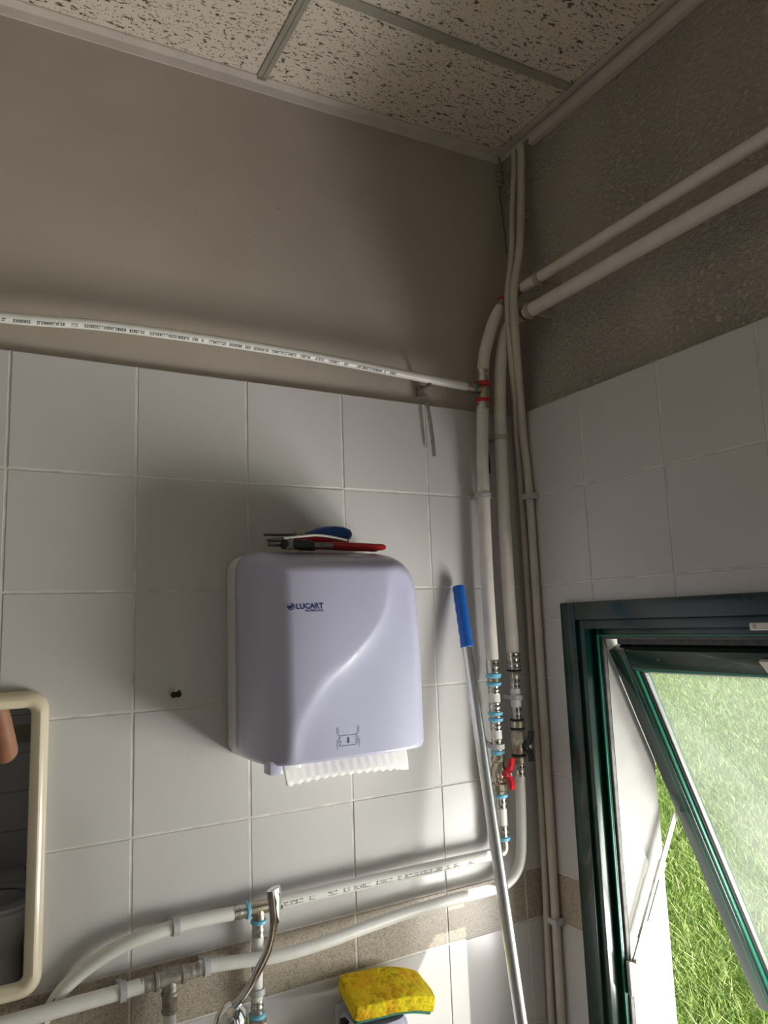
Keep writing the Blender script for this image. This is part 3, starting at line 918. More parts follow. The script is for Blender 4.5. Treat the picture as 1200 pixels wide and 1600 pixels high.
l2 = spline([(-0.836, -0.0325, 1.077), (-0.866, -0.034, 1.077), (-0.95, -0.036, 1.0765), (-1.03, -0.036, 1.0755), (-1.20, -0.036, 1.072), (-1.60, -0.034, 1.06)], 8)
MB().tube(l2, 0.0112, 16).build('lower_run', 'pipe_white', t_)
settle(t_)
# --- printed pipe feeding the tap
t_ = thing('tap_supply_pipe', (-0.645, -0.026, 1.15), 'white printed pipe with blue collared tee feeding the chrome tap', 'pipe')
r1 = spline([(-0.150, -0.0355, 1.1495), (-0.30, -0.034, 1.1508), (-0.45, -0.032, 1.1515), (-0.593, -0.030, 1.151), (-0.614, -0.030, 1.150)], 8)
run = MB().tube(r1, 0.0108, 16).build('pipe_run', 'pipe_white', t_)
pipe_print(r1, 0.0108, 0.06, 0.455, -0.2, 0.0066, 11, parent=run)
MB().lathe((-0.621, -0.029, 1.1495), (-1, 0, 0), ring_prof(.007, .0138)).build('blue_collar', 'ring_blue', t_)
ribbed_ax((-0.606, -0.029, 1.150), (-1, 0, 0), 0.016, .0118, 1).build('press_sleeve', 'steel_sleeve', t_)
MB().lathe((-0.628, -0.028, 1.149), (-1, 0, 0), [(0, .0105), (.01, .0112), (.026, .0112), (.034, .0105)]).lathe((-0.6455, -0.028, 1.148), (0, 0, -1), [(0, .011), (.012, .0112), (.018, .0105)]).build('tee_fitting', 'brass_nickel', t_)
MB().lathe((-0.662, -0.028, 1.149), (-1, 0, 0), ring_prof(.007, .0138)).build('blue_collar', 'ring_blue', t_)
ribbed_ax((-0.669, -0.028, 1.149), (-1, 0, 0), 0.021, .0116, 2).build('press_sleeve', 'steel_sleeve', t_)
r2 = spline([(-0.688, -0.028, 1.149), (-0.73, -0.028, 1.1505), (-0.785, -0.028, 1.150), (-0.858, -0.026, 1.1405), (-0.905, -0.021, 1.1225), (-0.941, -0.016, 1.099), (-0.9625, -0.0128, 1.073), (-0.982, -0.0128, 1.04), (-0.992, -0.0128, 0.98)], 8)
run = MB().tube(r2, 0.0108, 16).build('pipe_run', 'pipe_white', t_)
pipe_print(r2, 0.0108, 0.285, 0.325, 0.25, 0.007, 21, parent=run)
MB().lathe((-0.6455, -0.028, 1.131), (0, 0, -1), ring_prof(.007, .0138)).build('blue_collar', 'ring_blue', t_)
ribbed_ax((-0.646, -0.027, 1.124), (0, 0, -1), 0.020, .0104, 2).build('press_sleeve', 'steel_sleeve', t_)
MB().tube([(-0.646, -0.026, 1.108), (-0.648, -0.0235, 1.075), (-0.6485, -0.024, 1.0)], 0.0098, 14).build('drop_pipe', 'pipe_white', t_)
ribbed_ax((-0.6485, -0.024, 1.004), (0, 0, -1), 0.020, .0108, 2).build('press_sleeve', 'steel_sleeve', t_)
MB().lathe((-0.6485, -0.024, 0.985), (0, 0, -1), ring_prof(.008, .014)).build('blue_collar', 'ring_blue', t_)
MB().lathe((-0.6485, -0.026, 0.977), (0, 0, -1), [(0, .012), (.004, .0155), (.02, .0155), (.024, .013), (.030, .013)], 8).build('union_nut', 'brass_nickel', t_)
settle(t_)
# --- two painted pipes on the rough wall
def wall_pipe(zc, r, xo, y0, lab, dz):
    t2 = thing('heating_pipe', (xo, y0, zc), lab, 'pipe', 'painted pipes on the rough plaster')
    MB().tube([(xo, y0, zc), (xo, -0.9, zc + dz * 0.6), (xo, -2.21, zc + dz)], r, 20).build('pipe_run', 'pipe_painted', t2)
    MB().lathe((xo, y0 + 0.012, zc), (0, -1, 0), [(0, r * .8), (.002, r * .95), (.014, r * .95)]).build('end_fitting', 'brass_nickel', t2)
    settle(t2)
wall_pipe(2.343, 0.0122, -0.040, -0.106, 'upper painted pipe on rough plaster, closest to the ceiling batten', 0.004)
wall_pipe(2.282, 0.0150, -0.040, -0.112, 'lower painted pipe on rough plaster, closest to the tile edge', 0.0)
# clips
wall_clip((-0.040, -0.158, 2.343), (0, 1, 0), (-1, 0, 0), 0.0125, 'tan clip on the upper painted pipe near the conduits', 'clip_tan', None, stand=0.059, w=0.012)
wall_clip((-0.040, -0.125, 2.282), (0, 1, 0), (-1, 0, 0), 0.0153, 'tan clip on the lower painted pipe near the conduits', 'clip_tan', None, stand=0.059, w=0.012)
wall_clip((-0.1305, -0.037, 1.878), (0, 0, 1), (0, -1, 0), 0.0136, 'grey clip on the left riser at a tile joint', 'clip_grey', stand=0.036)
wall_clip((-0.0735, -0.037, 2.012), (0, 0, 1), (0, -1, 0), 0.0139, 'tan clip high on the riser with the black valve', 'clip_tan', stand=0.036)
wall_clip((X2, -0.037, 1.4500), (0, 0, 1), (0, -1, 0), 0.0111, 'grey clip just above the black butterfly valve', 'clip_grey', stand=0.036)
wall_clip((X1, -0.037, 1.356), (0, 0, 1), (0, -1, 0), 0.0120, 'grey clip just above the red butterfly valve', 'clip_grey', stand=0.036)
wall_clip((-0.785, -0.028, 1.150), (1, 0, 0), (0, -1, 0), 0.0111, 'grey clip on the printed pipe left of the blue collared tee', 'clip_grey', stand=0.027)
wall_clip((-0.866, -0.034, 1.077), (1, 0, 0), (0, -1, 0), 0.0115, 'grey clip left of the dull grey tee', 'clip_grey', stand=0.033)
wall_clip((-0.737, -0.0332, 1.0805), (1, 0, 0), (0, -1, 0), 0.0110, 'grey clip right of the dull grey tee', 'clip_grey', stand=0.032)
wall_clip((-0.6483, -0.0240, 1.018), (0, 0, 1), (0, -1, 0), 0.0102, 'grey clip on the short drop pipe above the tap union', 'clip_grey', stand=0.023)

# metal saddle with a loose grey strap under the thin pipe
t_ = thing('loose_strap_clip', (-0.2525, 0.012, 2.11), 'small metal saddle with loose grey strap hanging below the thin pipe', 'pipe clip')
mb = MB().box((-0.261, -0.006, 2.097), (-0.244, 0.0115, 2.120), 0.002); mb.tube(spline([(-0.2525, -0.016, 2.112), (-0.2525, -0.024, 2.1135), (-0.2525, -0.036, 2.1125)], 3), .004, 8, (1, 0.6)); mb.lathe((-0.2525, -0.005, 2.108), (0, -1, 0), [(0, .006), (.008, .006), (.012, .004)], 10)
mb.build('saddle', 'zinc_dull', t_)
MB().tube(spline([(-0.251, -0.010, 2.10), (-0.248, -0.016, 2.06), (-0.2435, -0.018, 2.01), (-0.239, -0.016, 1.962)], 6), 0.0048, 8, (0.25, 1.0)).build('strap', 'zinc_dull', t_)
settle(t_)
# black strip added for a dark gap between the risers
t_ = thing('black_strip', (-0.094, -0.006, 2.0), 'short black strip standing for a dark gap between the two risers', 'strap')
MB().tube(spline([(-0.094, -0.010, 2.012), (-0.095, -0.014, 1.98), (-0.092, -0.012, 1.955), (-0.090, -0.008, 1.935)], 5), 0.005, 8, (0.35, 1.0)).build('strip_tail', 'tool_black', t_)
MB().box((-0.099, -0.012, 2.005), (-0.089, 0.0005, 2.018), 0.001).build('strip_foot', 'clip_tan', t_)
settle(t_)

# --- two cable conduits in the corner
cl = spline([(-0.010, -0.071, 2.705), (-0.010, -0.070, 2.66), (-0.014, -0.058, 2.56), (-0.040, -0.076, 2.44), (-0.064, -0.082, 2.34), (-0.066, -0.080, 2.28), (-0.050, -0.062, 2.20), (-0.026, -0.038, 2.10), (-0.014, -0.023, 2.0), (-0.012, -0.0235, 1.89), (-0.012, -0.0245, 1.57), (-0.012, -0.0225, 1.17), (-0.012, -0.012, 0.80), (-0.012, -0.012, 0.5)], 8)
cr = spline([(-0.010, -0.0945, 2.705), (-0.010, -0.094, 2.66), (-0.014, -0.086, 2.54), (-0.036, -0.098, 2.44), (-0.062, -0.101, 2.34), (-0.064, -0.098, 2.28), (-0.048, -0.080, 2.21), (-0.026, -0.056, 2.12), (-0.014, -0.044, 2.02), (-0.012, -0.0494, 1.89), (-0.012, -0.0495, 1.57), (-0.012, -0.0465, 1.17), (-0.012, -0.043, 0.80), (-0.012, -0.043, 0.5)], 8)
for (pth, r, lab) in ((cl, 0.0075, 'narrow painted cable conduit in the corner, beside the back wall'), (cr, 0.0092, 'wider painted cable conduit in the corner, beside the window wall')):
    t2 = thing('cable_conduit', pth[-1], lab, 'conduit', 'cable conduits in the corner')
    k = next(i for i, p in enumerate(pth) if p.z < 2.01)
    MB().tube(pth[:k + 1], r, 12).build('upper_length', 'conduit_paint', t2)
    MB().tube(pth[k - 1:], r * 0.97, 12).build('lower_length', 'conduit_paint', t2)
    settle(t2)
def conduit_saddle(zc, yc, lab, mat):
    t2 = thing('conduit_clip', (0.0, yc, zc), lab, 'pipe clip', 'conduit saddles')
    MB().box((-0.026, yc - 0.0165, zc - 0.006), (-0.0005, yc - 0.0100, zc + 0.006), 0.001).build('clip_cheek', mat, t2)
    MB().box((-0.0255, yc - 0.011, zc - 0.006), (-0.0212, yc + 0.012, zc + 0.006), 0.001).build('clip_bridge', mat, t2)
    settle(t2)
conduit_saddle(1.881, -0.0494, 'grey saddle clip on the wider conduit at a tile joint', 'clip_grey')
conduit_saddle(0.998, -0.0445, 'grey saddle clip on the wider conduit below the speckled border', 'clip_grey')
t2 = thing('conduit_screw', (0.02, -0.074, 2.545), 'painted screw head in the rough plaster beside the conduits', 'screw')
MB().lathe((0.0195, -0.074, 2.545), (-1, -0.1, 0), [(0, .008), (.008, .0085), (.014, .007), (.018, .003)], 9).build('screw_head', 'plaster_rough', t2); settle(t2)

# ------------------------------------------------------------------ paper towel dispenser
DX0, DX1, DZ0, DZ1 = -0.690, -0.358, 1.396, 1.746
RAD = {'tl': 0.034, 'tr': 0.085, 'br': 0.022, 'bl': 0.026}
def rrect(ins, n_c=12, n_e=18):
    x0, x1, z0, z1 = DX0 + ins, DX1 - ins, DZ0 + ins * 0.12, DZ1 - ins * 0.8
    P = []
    def corner(cx, cz, r, a0):
        for k in range(n_c):
            a = math.radians(a0 + 90 * k / (n_c - 1))
            P.append((cx + math.cos(a) * r, cz + math.sin(a) * r))
    m = 0.004
    rs = {k: max(v - ins, 0.012 if k[0] == 'b' else m) for k, v in RAD.items()}
    corner(x1 - rs['tr'], z1 - rs['tr'], rs['tr'], 0)
    def edge(p, q):
        for k in range(1, n_e):
            P.append((p[0] + (q[0] - p[0]) * k / n_e, p[1] + (q[1] - p[1]) * k / n_e))
    edge((x1 - rs['tr'], z1), (x0 + rs['tl'], z1))
    corner(x0 + rs['tl'], z1 - rs['tl'], rs['tl'], 90)
    edge((x0, z1 - rs['tl']), (x0, z0 + rs['bl']))
    corner(x0 + rs['bl'], z0 + rs['bl'], rs['bl'], 180)
    edge((x0 + rs['bl'], z0), (x1 - rs['br'], z0))
    corner(x1 - rs['br'], z0 + rs['br'], rs['br'], 270)
    edge((x1, z0 + rs['br']), (x1, z1 - rs['tr']))
    return P
SC = [(v.x, v.z) for v in spline([(-0.452, 0, 1.735), (-0.456, 0, 1.6957), (-0.467, 0, 1.6464), (-0.4938, 0, 1.604), (-0.5437, 0, 1.559), (-0.5851, 0, 1.531), (-0.6141, 0, 1.493), (-0.6346, 0, 1.4557), (-0.6465, 0, 1.399), (-0.648, 0, 1.38)], 6)]
def ridge(x, z):
    best, sd = 1e9, 0
    for (a, b) in zip(SC[:-1], SC[1:]):
        ax, az, bx, bz = a[0], a[1], b[0], b[1]
        dx, dz = bx - ax, bz - az
        tt = max(0, min(1, ((x - ax) * dx + (z - az) * dz) / (dx * dx + dz * dz)))
        qx, qz = x - ax - dx * tt, z - az - dz * tt
        d = math.hypot(qx, qz)
        if d < best:
            best = d; sd = d * (1 if dx * qz - dz * qx > 0 else -1)
    return sd
def smooth01(t): t = max(0, min(1, t)); return t * t * (3 - 2 * t)
def relief(x, z):
    sd = -ridge(x, z)                       # >0 on the upper-left side
    fade = smooth01((1.735 - z) / 0.06)
    d_ = (-sd + math.sqrt(sd * sd + 0.0035 ** 2)) / 2
    return -fade * 0.0085 * (1 - math.exp(-d_ / 0.020))
CB, CT = 0.050, 0.192
def front(x, z):
    """depth of the cover in front of the wall in its middle part"""
    u = (x - (DX0 + DX1) / 2) / ((DX1 - DX0) / 2)
    w = (z - DZ0) / (DZ1 - DZ0)
    return CT - 0.026 * u * u * abs(u) - 0.016 * max(0, w - 0.35) ** 2 / 0.42
rings_ = []
RI = 0.052
for k in range(13):
    a = k / 12 * math.pi / 2
    ins = RI * (1 - math.cos(a)) ** 1.05
    lv = math.sin(a) ** 0.85
    rings_.append([(x, -(CB + (front(x, z) - CB) * lv + relief(x, z) * smooth01((lv - 0.55) / 0.45)), z) for (x, z) in rrect(ins)])
last = rrect(RI)
cx, cz = (DX0 + DX1) / 2, (DZ0 + DZ1) / 2
for k in range(1, 44):
    f = 1 - k / 44
    rings_.append([(cx + (x - cx) * f, 0, cz + (z - cz) * f) for (x, z) in last])
    rings_[-1] = [(x, -(front(x, z) + relief(x, z)), z) for (x, _, z) in rings_[-1]]
t_ = thing('paper_towel_dispenser', ((DX0 + DX1) / 2, 0, DZ0), 'large pale lilac plastic paper towel dispenser on the tiled wall', 'dispenser')
inner = [(x, -CB + 0.004, z) for (x, z) in rrect(0.004)]
mb = MB().rings([inner] + rings_, cap0=False)
cover = mb.build('cover', 'dispenser_lilac', t_, sharp=60)
base_r = [[(x, -d, z) for (x, z) in rrect(i)] for (i, d) in ((0.004, 0.0012), (0.001, 0.004), (0.001, CB - 0.003), (0.004, CB - 0.001))]
MB().rings(base_r).build('back_shell', 'dispenser_base', t_)
# print on the cover
def on_cover(x0, z0, slant=0.0, up=0.0006):
    return lambda c: Vector((x0 + c.x + slant * c.y, -(front(x0 + c.x, z0 + c.y) + relief(x0 + c.x, z0 + c.y) + up), z0 + c.y))
def add_text(name, s, x, z, size, width, parent, mat):
    V, F, w = text_geo(s, size, lambda c: Vector(c))
    k = width / w if w else 1
    fn = on_cover(x, z)
    m = MB(); m.add([fn(Vector((v.x * k, v.y, 0))) for v in V], F)
    return m.build(name, mat, parent, smooth=False)
add_text('brand_lettering', 'LUCART', -0.6315, 1.6435, 0.0122, 0.0465, cover, 'ink_navy')
add_text('brand_subline', 'PROFESSIONAL', -0.6165, 1.6385, 0.0046, 0.0320, cover, 'ink_navy')
fn = on_cover(-0.6395, 1.6478)
m = MB()
N = 28; r0, r1_ = 0.0046, 0.0060
for k in range(N):
    a, b = math.radians(150 + 300 * k / N), math.radians(150 + 300 * (k + 1) / N)
    m.add([fn(Vector((math.cos(q) * r, math.sin(q) * r, 0))) for q in (a, b) for r in (r0, r1_)], [(0, 1, 3, 2)])
sw_ = [(-0.006, 0.0005), (-0.003, -0.0028), (0.001, -0.003), (0.0035, 0.0005), (0.0042, 0.004), (0.001, 0.0022), (-0.002, 0.0008)]
m.add([fn(Vector((x, z, 0))) for x, z in sw_], [tuple(range(len(sw_)))])
m.build('brand_emblem', 'ink_navy', cover, smooth=False)
# pull-down pictogram
fn = on_cover(-0.5455, 1.4310)
m = MB()
def stroke(pts, w=0.00055):
    for (a, b) in zip(pts[:-1], pts[1:]):
        a, b = Vector((*a, 0)), Vector((*b, 0)); d = (b - a).normalized(); n_ = Vector((-d.y, d.x, 0)) * w / 2
        m.add([fn(a + n_), fn(a - n_), fn(b - n_), fn(b + n_)], [(0, 1, 2, 3)])
for s_ in (-1, 1):
    stroke([(s_ * .0200, .020), (s_ * .0195, .010), (s_ * .0150, .0065)])
    stroke([(s_ * .0175, .020), (s_ * .0170, .011)])
    stroke([(s_ * .0150, .0065), (s_ * .0150, .0045), (s_ * .0135, -.004), (s_ * .0160, -.0105)])
    stroke([(s_ * .0150, .0045), (s_ * .0190, .001), (s_ * .0205, -.006), (s_ * .0195, -.014)])
    stroke([(s_ * .0140, -.002), (s_ * .0175, -.001), (s_ * .0165, -.008)])
stroke([(-.0150, .0065), (.0150, .0065)]); stroke([(-.0135, -.0095), (.0135, -.0095)])
m.add([fn(Vector((x, z, 0))) for x, z in [(-.0011, .0035), (-.0011, -.0025), (-.0028, -.0025), (0, -.0068), (.0028, -.0025), (.0011, -.0025), (.0011, .0035)]], [tuple(range(7))])
m.build('pull_pictogram', 'ink_navy', cover, smooth=False)
# tabs under the cover and the hanging sheet
MB().box((-0.672, -0.160, DZ0 - 0.011), (-0.650, -0.130, DZ0 + 0.012), 0.004).build('tear_tab', 'dispenser_lilac', t_)
MB().box((-0.640, -0.140, DZ0 - 0.009), (-0.610, -0.110, DZ0 + 0.012), 0.003).build('tear_tab', 'dispenser_base', t_)
V, F = [], []
NX = 60
for i in range(NX + 1):
    u = i / NX
    x = -0.628 + 0.240 * u
    zz = (i % 4) / 4.0
    zig = 0.0035 * (abs(zz - 0.5) * 2) if u < 0.93 else 0
    for j in range(7):
        w = j / 6
        zb = DZ0 - 0.044 + zig + 0.006 * math.sin(u * 3)
        zt = DZ0 + 0.012
        V.append((x + 0.006 * w * (1 - u), -0.088 - 0.018 * math.sin(w * 1.5) + 0.004 * math.sin(u * 5 + w), zt + (zb - zt) * w))
for i in range(NX):
    for j in range(6):
        a = i * 7 + j; F.append((a, a + 7, a + 8, a + 1))
sheet = mesh_obj('paper_sheet', V, F, 'paper_white', t_, smooth=True)
md = sheet.modifiers.new('thick', 'SOLIDIFY'); md.thickness = 0.0006
settle(t_)

# ------------------------------------------------------------------ tools lying on the dispenser
ZT = DZ1
def pliers(loc_x, yy, zc, lab):
    t2 = thing('pliers', (loc_x, yy, zc), lab, 'pliers')
    for s_ in (-1, 1):
        pth = spline([(loc_x, yy + s_ * .004, zc), (loc_x + .04, yy + s_ * .014, zc + .001), (loc_x + .09, yy + s_ * .020, zc), (loc_x + .145, yy + s_ * .012, zc - .001)], 6)
        MB().tube(pth, [0.0062] * (len(pth) - 3) + [0.0066, 0.0068, 0.005], 10, (0.9, 1.1)).build('handle_grip', 'tool_red', t2)
        MB().tube(spline([(loc_x - .075, yy + s_ * .003, zc + .002), (loc_x - .045, yy + s_ * .007, zc + .002), (loc_x - .015, yy - s_ * .006, zc + .001), (loc_x + .012, yy + s_ * .004, zc)], 5), [0.0035] * 5 + [0.0075] * 5 + [0.0085] * 5 + [0.006], 8).build('jaw', 'tool_steel', t2)
    MB().lathe((loc_x - 0.012, yy, zc - .008), (0, 0, 1), [(0, .007), (.018, .007), (.019, .005)], 12).build('pivot', 'tool_steel', t2)
    settle(t2)
pliers(-0.572, -0.105, ZT + 0.0085, 'red handled pliers lying on top of the towel dispenser')
t2 = thing('screwdriver', (-0.50, -0.085, ZT + 0.03), 'fat blue handled screwdriver on top of the pile of tools', 'screwdriver')
hx = [(-0.572, .0045), (-0.565, .005), (-0.552, .0100), (-0.535, .0150), (-0.515, .0165), (-0.495, .0148), (-0.482, .010), (-0.4785, .006)]
MB().lathe((-0.572, -0.083, ZT + 0.0315), (1, 0, 0.03), [(a + 0.572, r) for a, r in hx], 10).build('handle', 'tool_blue', t2)
MB().lathe((-0.588, -0.083, ZT + 0.031), (1, 0, 0.03), [(0, .0065), (.014, .007), (.017, .005)], 10).build('ferrule', 'clip_tan', t2)
MB().tube([(-0.648, -0.083, ZT + 0.0295), (-0.588, -0.083, ZT + 0.031)], 0.0024, 8).build('shaft', 'tool_steel', t2)
settle(t2)
t2 = thing('wire_cutters', (-0.58, -0.07, ZT + 0.012), 'short cutters with red and black grips under the screwdriver', 'cutters')
for s_, mm in ((-1, 'tool_red'), (1, 'tool_black')):
    MB().tube(spline([(-0.590, -0.075 + s_ * .003, ZT + 0.021), (-0.56, -0.075 + s_ * .012, ZT + 0.0225), (-0.52, -0.075 + s_ * .014, ZT + 0.022), (-0.487, -0.075 + s_ * .008, ZT + 0.019)], 5), 0.0062, 10).build('handle_grip', mm, t2)
    MB().tube([(-0.640, -0.075 + s_ * .002, ZT + 0.0205), (-0.615, -0.075 - s_ * .005, ZT + 0.0205), (-0.585, -0.075 + s_ * .003, ZT + 0.021)], [0.0018, 0.006, 0.006], 8).build('jaw', 'tool_steel', t2)
settle(t2)
t2 = thing('black_ratchet', (-0.625, -0.125, ZT + 0.007), 'black metal tool lying under the red pliers', 'tool')
MB().tube([(-0.632, -0.128, ZT + 0.0085), (-0.60, -0.130, ZT + 0.0085), (-0.575, -0.130, ZT + 0.0085)], [0.0085, 0.0088, 0.006], 10).build('head', 'tool_black', t2)
MB().lathe((-0.620, -0.130, ZT - 0.0005), (0, 0, 1), [(0, .008), (.018, .008), (.020, .006)], 14).build('drive', 'tool_steel', t2)
MB().tube([(-0.577, -0.130, ZT + 0.008), (-0.54, -0.130, ZT + 0.0075)], 0.005, 10).build('shank', 'tool_steel', t2)
settle(t2)
t2 = thing('white_cord', (-0.58, -0.11, ZT + 0.014), 'short curved white cord lying over the tools', 'cord')
MB().tube(spline([(-0.632, -0.135, ZT + 0.018), (-0.605, -0.138, ZT + 0.021), (-0.57, -0.134, ZT + 0.0245), (-0.535, -0.130, ZT + 0.022), (-0.51, -0.130, ZT + 0.0175)], 6), 0.0021, 8).build('cord_run', 'cord_white', t2)
settle(t2)

# ------------------------------------------------------------------ mirror
t_ = thing('wall_mirror', (-1.22, 0.0, 1.10), 'mirror in a rounded cream plastic frame on the tiled wall', 'mirror')
MX0, MX1, MZ0, MZ1 = -1.46, -0.9765, 1.092, 1.5325
def loop(ins, rad, y, n=8):
    P = []
    x0, x1, z0, z1 = MX0 + ins, MX1 - ins, MZ0 + ins, MZ1 - ins
    for (cx_, cz_, a0) in ((x1 - rad, z1 - rad, 0), (x0 + rad, z1 - rad, 90), (x0 + rad, z0 + rad, 180), (x1 - rad, z0 + rad, 270)):
        for k in range(n):
            a = math.radians(a0 + 90 * k / (n - 1)); P.append((cx_ + math.cos(a) * rad, y, cz_ + math.sin(a) * rad))
    return P
prof = [(0.0, .030, -0.0008), (0.0, .030, -0.010), (0.003, .028, -0.017), (0.008, .025, -0.022), (0.0135, .020, -0.0235), (0.019, .015, -0.0215), (0.0235, .011, -0.017), (0.0255, .009, -0.0125), (0.0255, .009, -0.008)]
MB().rings([loop(*q) for q in prof], cap0=False, cap1=False).build('frame', 'mirror_frame_cream', t_)
gp = [loop(0.020, .012, -0.0075), loop(0.020, .012, -0.0110)]
MB().rings(gp).build('mirror_glass', 'mirror_silver', t_, smooth=False)
settle(t_)

# rusty wall plug screw
t2 = thing('wall_screw', (-0.7837, 0, 1.508), 'small dark rusty screw sticking out of a tile left of the dispenser', 'screw')
MB().lathe((-0.7837, -0.0005, 1.508), (0.15, -1, 0.1), [(0, .004), (.004, .0055), (.008, .004), (.010, .0022), (.022, .0022), (.0225, .0055), (.025, .0052), (.026, .003)], 10).build('screw_shank', 'hook_rust', t2)
MB().box((-0.7805, -0.024, 1.507), (-0.7765, -0.020, 1.517), 0.001).build('bent_tip', 'hook_rust', t2)
settle(t2)

# ------------------------------------------------------------------ mop pole
t2 = thing('mop_pole', (-0.255, -0.33, 0.0), 'leaning aluminium pole with blue plastic hand grip', 'pole')
PT = Vector((-0.1965, -0.0200, 1.6864)); PB = Vector((-0.2220, -0.1800, 0.9148)); pd = (PB - PT).normalized()
PF = PT + pd * (PT.z / -pd.z) * 0.995
GL = 0.128
prof = [(0, .0085), (.001, .0115), (.006, .013)]
for k in range(5):
    prof += [(.010 + k * .022, .0128), (.018 + k * .022, .0118), (.026 + k * .022, .0130)]
prof += [(GL - .006, .0128), (GL, .0135), (GL + .001, .0118)]
MB().lathe(PT, pd, prof, 20).build('grip', 'grip_blue', t2)
MB().tube([PT + pd * (GL - 0.01), PF], 0.0112, 20).build('tube', 'aluminium', t2)
MB().lathe(PT - pd * 0.0008, pd, [(0, .005), (.002, .005)], 12).build('hang_hole', 'tool_black', t2)
t2.location = (PF.x, PF.y, 0); settle(t2)

# ------------------------------------------------------------------ tap
t2 = thing('lever_tap', (-0.69, -0.05, 0.95), 'chrome wall tap with long curved clinic lever', 'tap')
mb = MB().lathe((-0.6485, -0.001, 0.912), (0, -1, 0), [(0, .034), (.006, .034), (.012, .028), (.016, .019), (.05, .019)], 24)
mb.build('escutcheon', 'chrome', t2)
MB().tube(spline([(-0.6485, -0.045, 0.912), (-0.665, -0.062, 0.916), (-0.690, -0.085, 0.935), (-0.722, -0.100, 0.950)], 5), 0.017, 18).build('spout_arm', 'chrome', t2)
MB().lathe((-0.723, -0.098, 0.930), (0.05, -0.05, 1), [(0, .020), (.02, .024), (.06, .0265), (.085, .0265), (.100, .0245), (.110, .0195), (.117, .012), (.120, .005)], 28).build('body', 'chrome', t2)
lv = spline([(-0.720, -0.098, 1.034), (-0.7145, -0.106, 1.044), (-0.7065, -0.130, 1.067), (-0.6985, -0.165, 1.109), (-0.687, -0.185, 1.1483), (-0.6815, -0.195, 1.186), (-0.682, -0.1985, 1.214), (-0.684, -0.200, 1.234)], 6)
n_ = len(lv)
rad = [0.0062 + 0.0016 * math.cos(i / n_ * 6) * (i < n_ * 0.2) + (0.0062 * smooth01((i / n_ - 0.55) / 0.38)) for i in range(n_)]
wd = []
R = []
for i, p in enumerate(lv):
    tdir = (lv[min(i + 1, n_ - 1)] - lv[max(i - 1, 0)]).normalized()
    s_ = Vector((0.94, 0.34, 0)); s_ = (s_ - tdir * s_.dot(tdir)).normalized(); q_ = tdir.cross(s_)
    fl = 1 - 0.55 * smooth01((i / n_ - 0.5) / 0.35)
    R.append([p + s_ * math.cos(a) * rad[i] + q_ * math.sin(a) * rad[i] * fl for a in [2 * math.pi * k / 14 for k in range(14)]])
lever = MB().rings(R).build('lever', 'chrome', t2)
R = []
for i in range(int(n_ * 0.70), n_):
    p = lv[i]; tdir = (lv[min(i + 1, n_ - 1)] - lv[max(i - 1, 0)]).normalized()
    s_ = Vector((0.94, 0.34, 0)); s_ = (s_ - tdir * s_.dot(tdir)).normalized(); q_ = tdir.cross(s_)
    fl = 1 - 0.55 * smooth01((i / n_ - 0.5) / 0.35)
    o_ = -q_ if q_.y > 0 else q_
    c_ = p + o_ * rad[i] * fl * 0.72
    R.append([c_ + s_ * math.cos(a) * rad[i] * .8 + q_ * math.sin(a) * rad[i] * .5 * fl for a in [2 * math.pi * k / 12 for k in range(12)]])
MB().rings(R).build('lever_pad', 'chrome', lever)
settle(t2)

# ------------------------------------------------------------------ soap dispenser and sponge
t2 = thing('soap_dispenser', (-0.44, 0, 0.72), 'pale lilac soap dispenser under the yellow sponge', 'dispenser')
sx0, sx1, sz1 = -0.500, -0.395, 0.945
mb = MB()
R = []
for (z_, k) in ((0.72, 0.90), (0.74, 0.97), (0.80, 1.0), (0.90, 1.0), (0.925, 0.985), (0.938, 0.94), (0.944, 0.86), (0.945, 0.7)):
    ring = []
    cx_, hx_, dep = (sx0 + sx1) / 2, (sx1 - sx0) / 2 * k, 0.105 * k
    for j in range(32):
        a = 2 * math.pi * j / 32
        ca, sa = math.cos(a), math.sin(a)
        ring.append((cx_ + hx_ * math.copysign(abs(ca) ** 0.45, ca), -0.0550 - (dep / 2) * math.copysign(abs(sa) ** 0.5, sa), z_))
    R.append(ring)
MB().rings(R).build('body', 'soap_lilac', t2)
MB().box((sx0 + 0.004, -0.004, 0.73), (sx1 - 0.004, -0.0008, 0.948), 0.001).build('back_plate', 'dispenser_base', t2)
MB().box((sx0 - 0.0035, -0.055, 0.928), (sx0 + 0.012, -0.035, 0.942), 0.002).build('hinge_lug', 'tool_black', t2)
settle(t2)
def sponge_layer(z0, z1, grow, seed):
    bm = bmesh.new()
    bmesh.ops.create_cube(bm, size=1)
    bmesh.ops.subdivide_edges(bm, edges=bm.edges[:], cuts=9, use_grid_fill=True)
    rr = random.Random(seed)
    for v_ in bm.verts:
        x, y, z_ = v_.co * 2
        px_ = x * (0.078 + grow); py_ = y * (0.046 + grow)
        k = 1 - 0.05 * max(0, x) * abs(y) ** 2
        zz = z0 + (z1 - z0) * (z_ + 1) / 2
        zz += 0.004 * math.sin((x + 0.6) * 1.7) - 0.010 * max(0, x) ** 2
        v_.co = Vector((px_ * k + rr.uniform(-.0012, .0012), py_ * (1 - 0.12 * max(0, x) ** 2) + rr.uniform(-.0012, .0012), zz + rr.uniform(-.0008, .0008)))
    V = [v_.co.copy() for v_ in bm.verts]; bm.verts.index_update()
    F = [tuple(q.index for q in f.verts) for f in bm.faces]; bm.free()
    return MB().add(V, F)
t2 = thing('sponge', (-0.424, -0.062, 0.957), 'yellow kitchen sponge lying on the soap dispenser', 'sponge')
a = sponge_layer(0.006, 0.032, 0.0, 1).build('foam', 'sponge_yellow', t2)
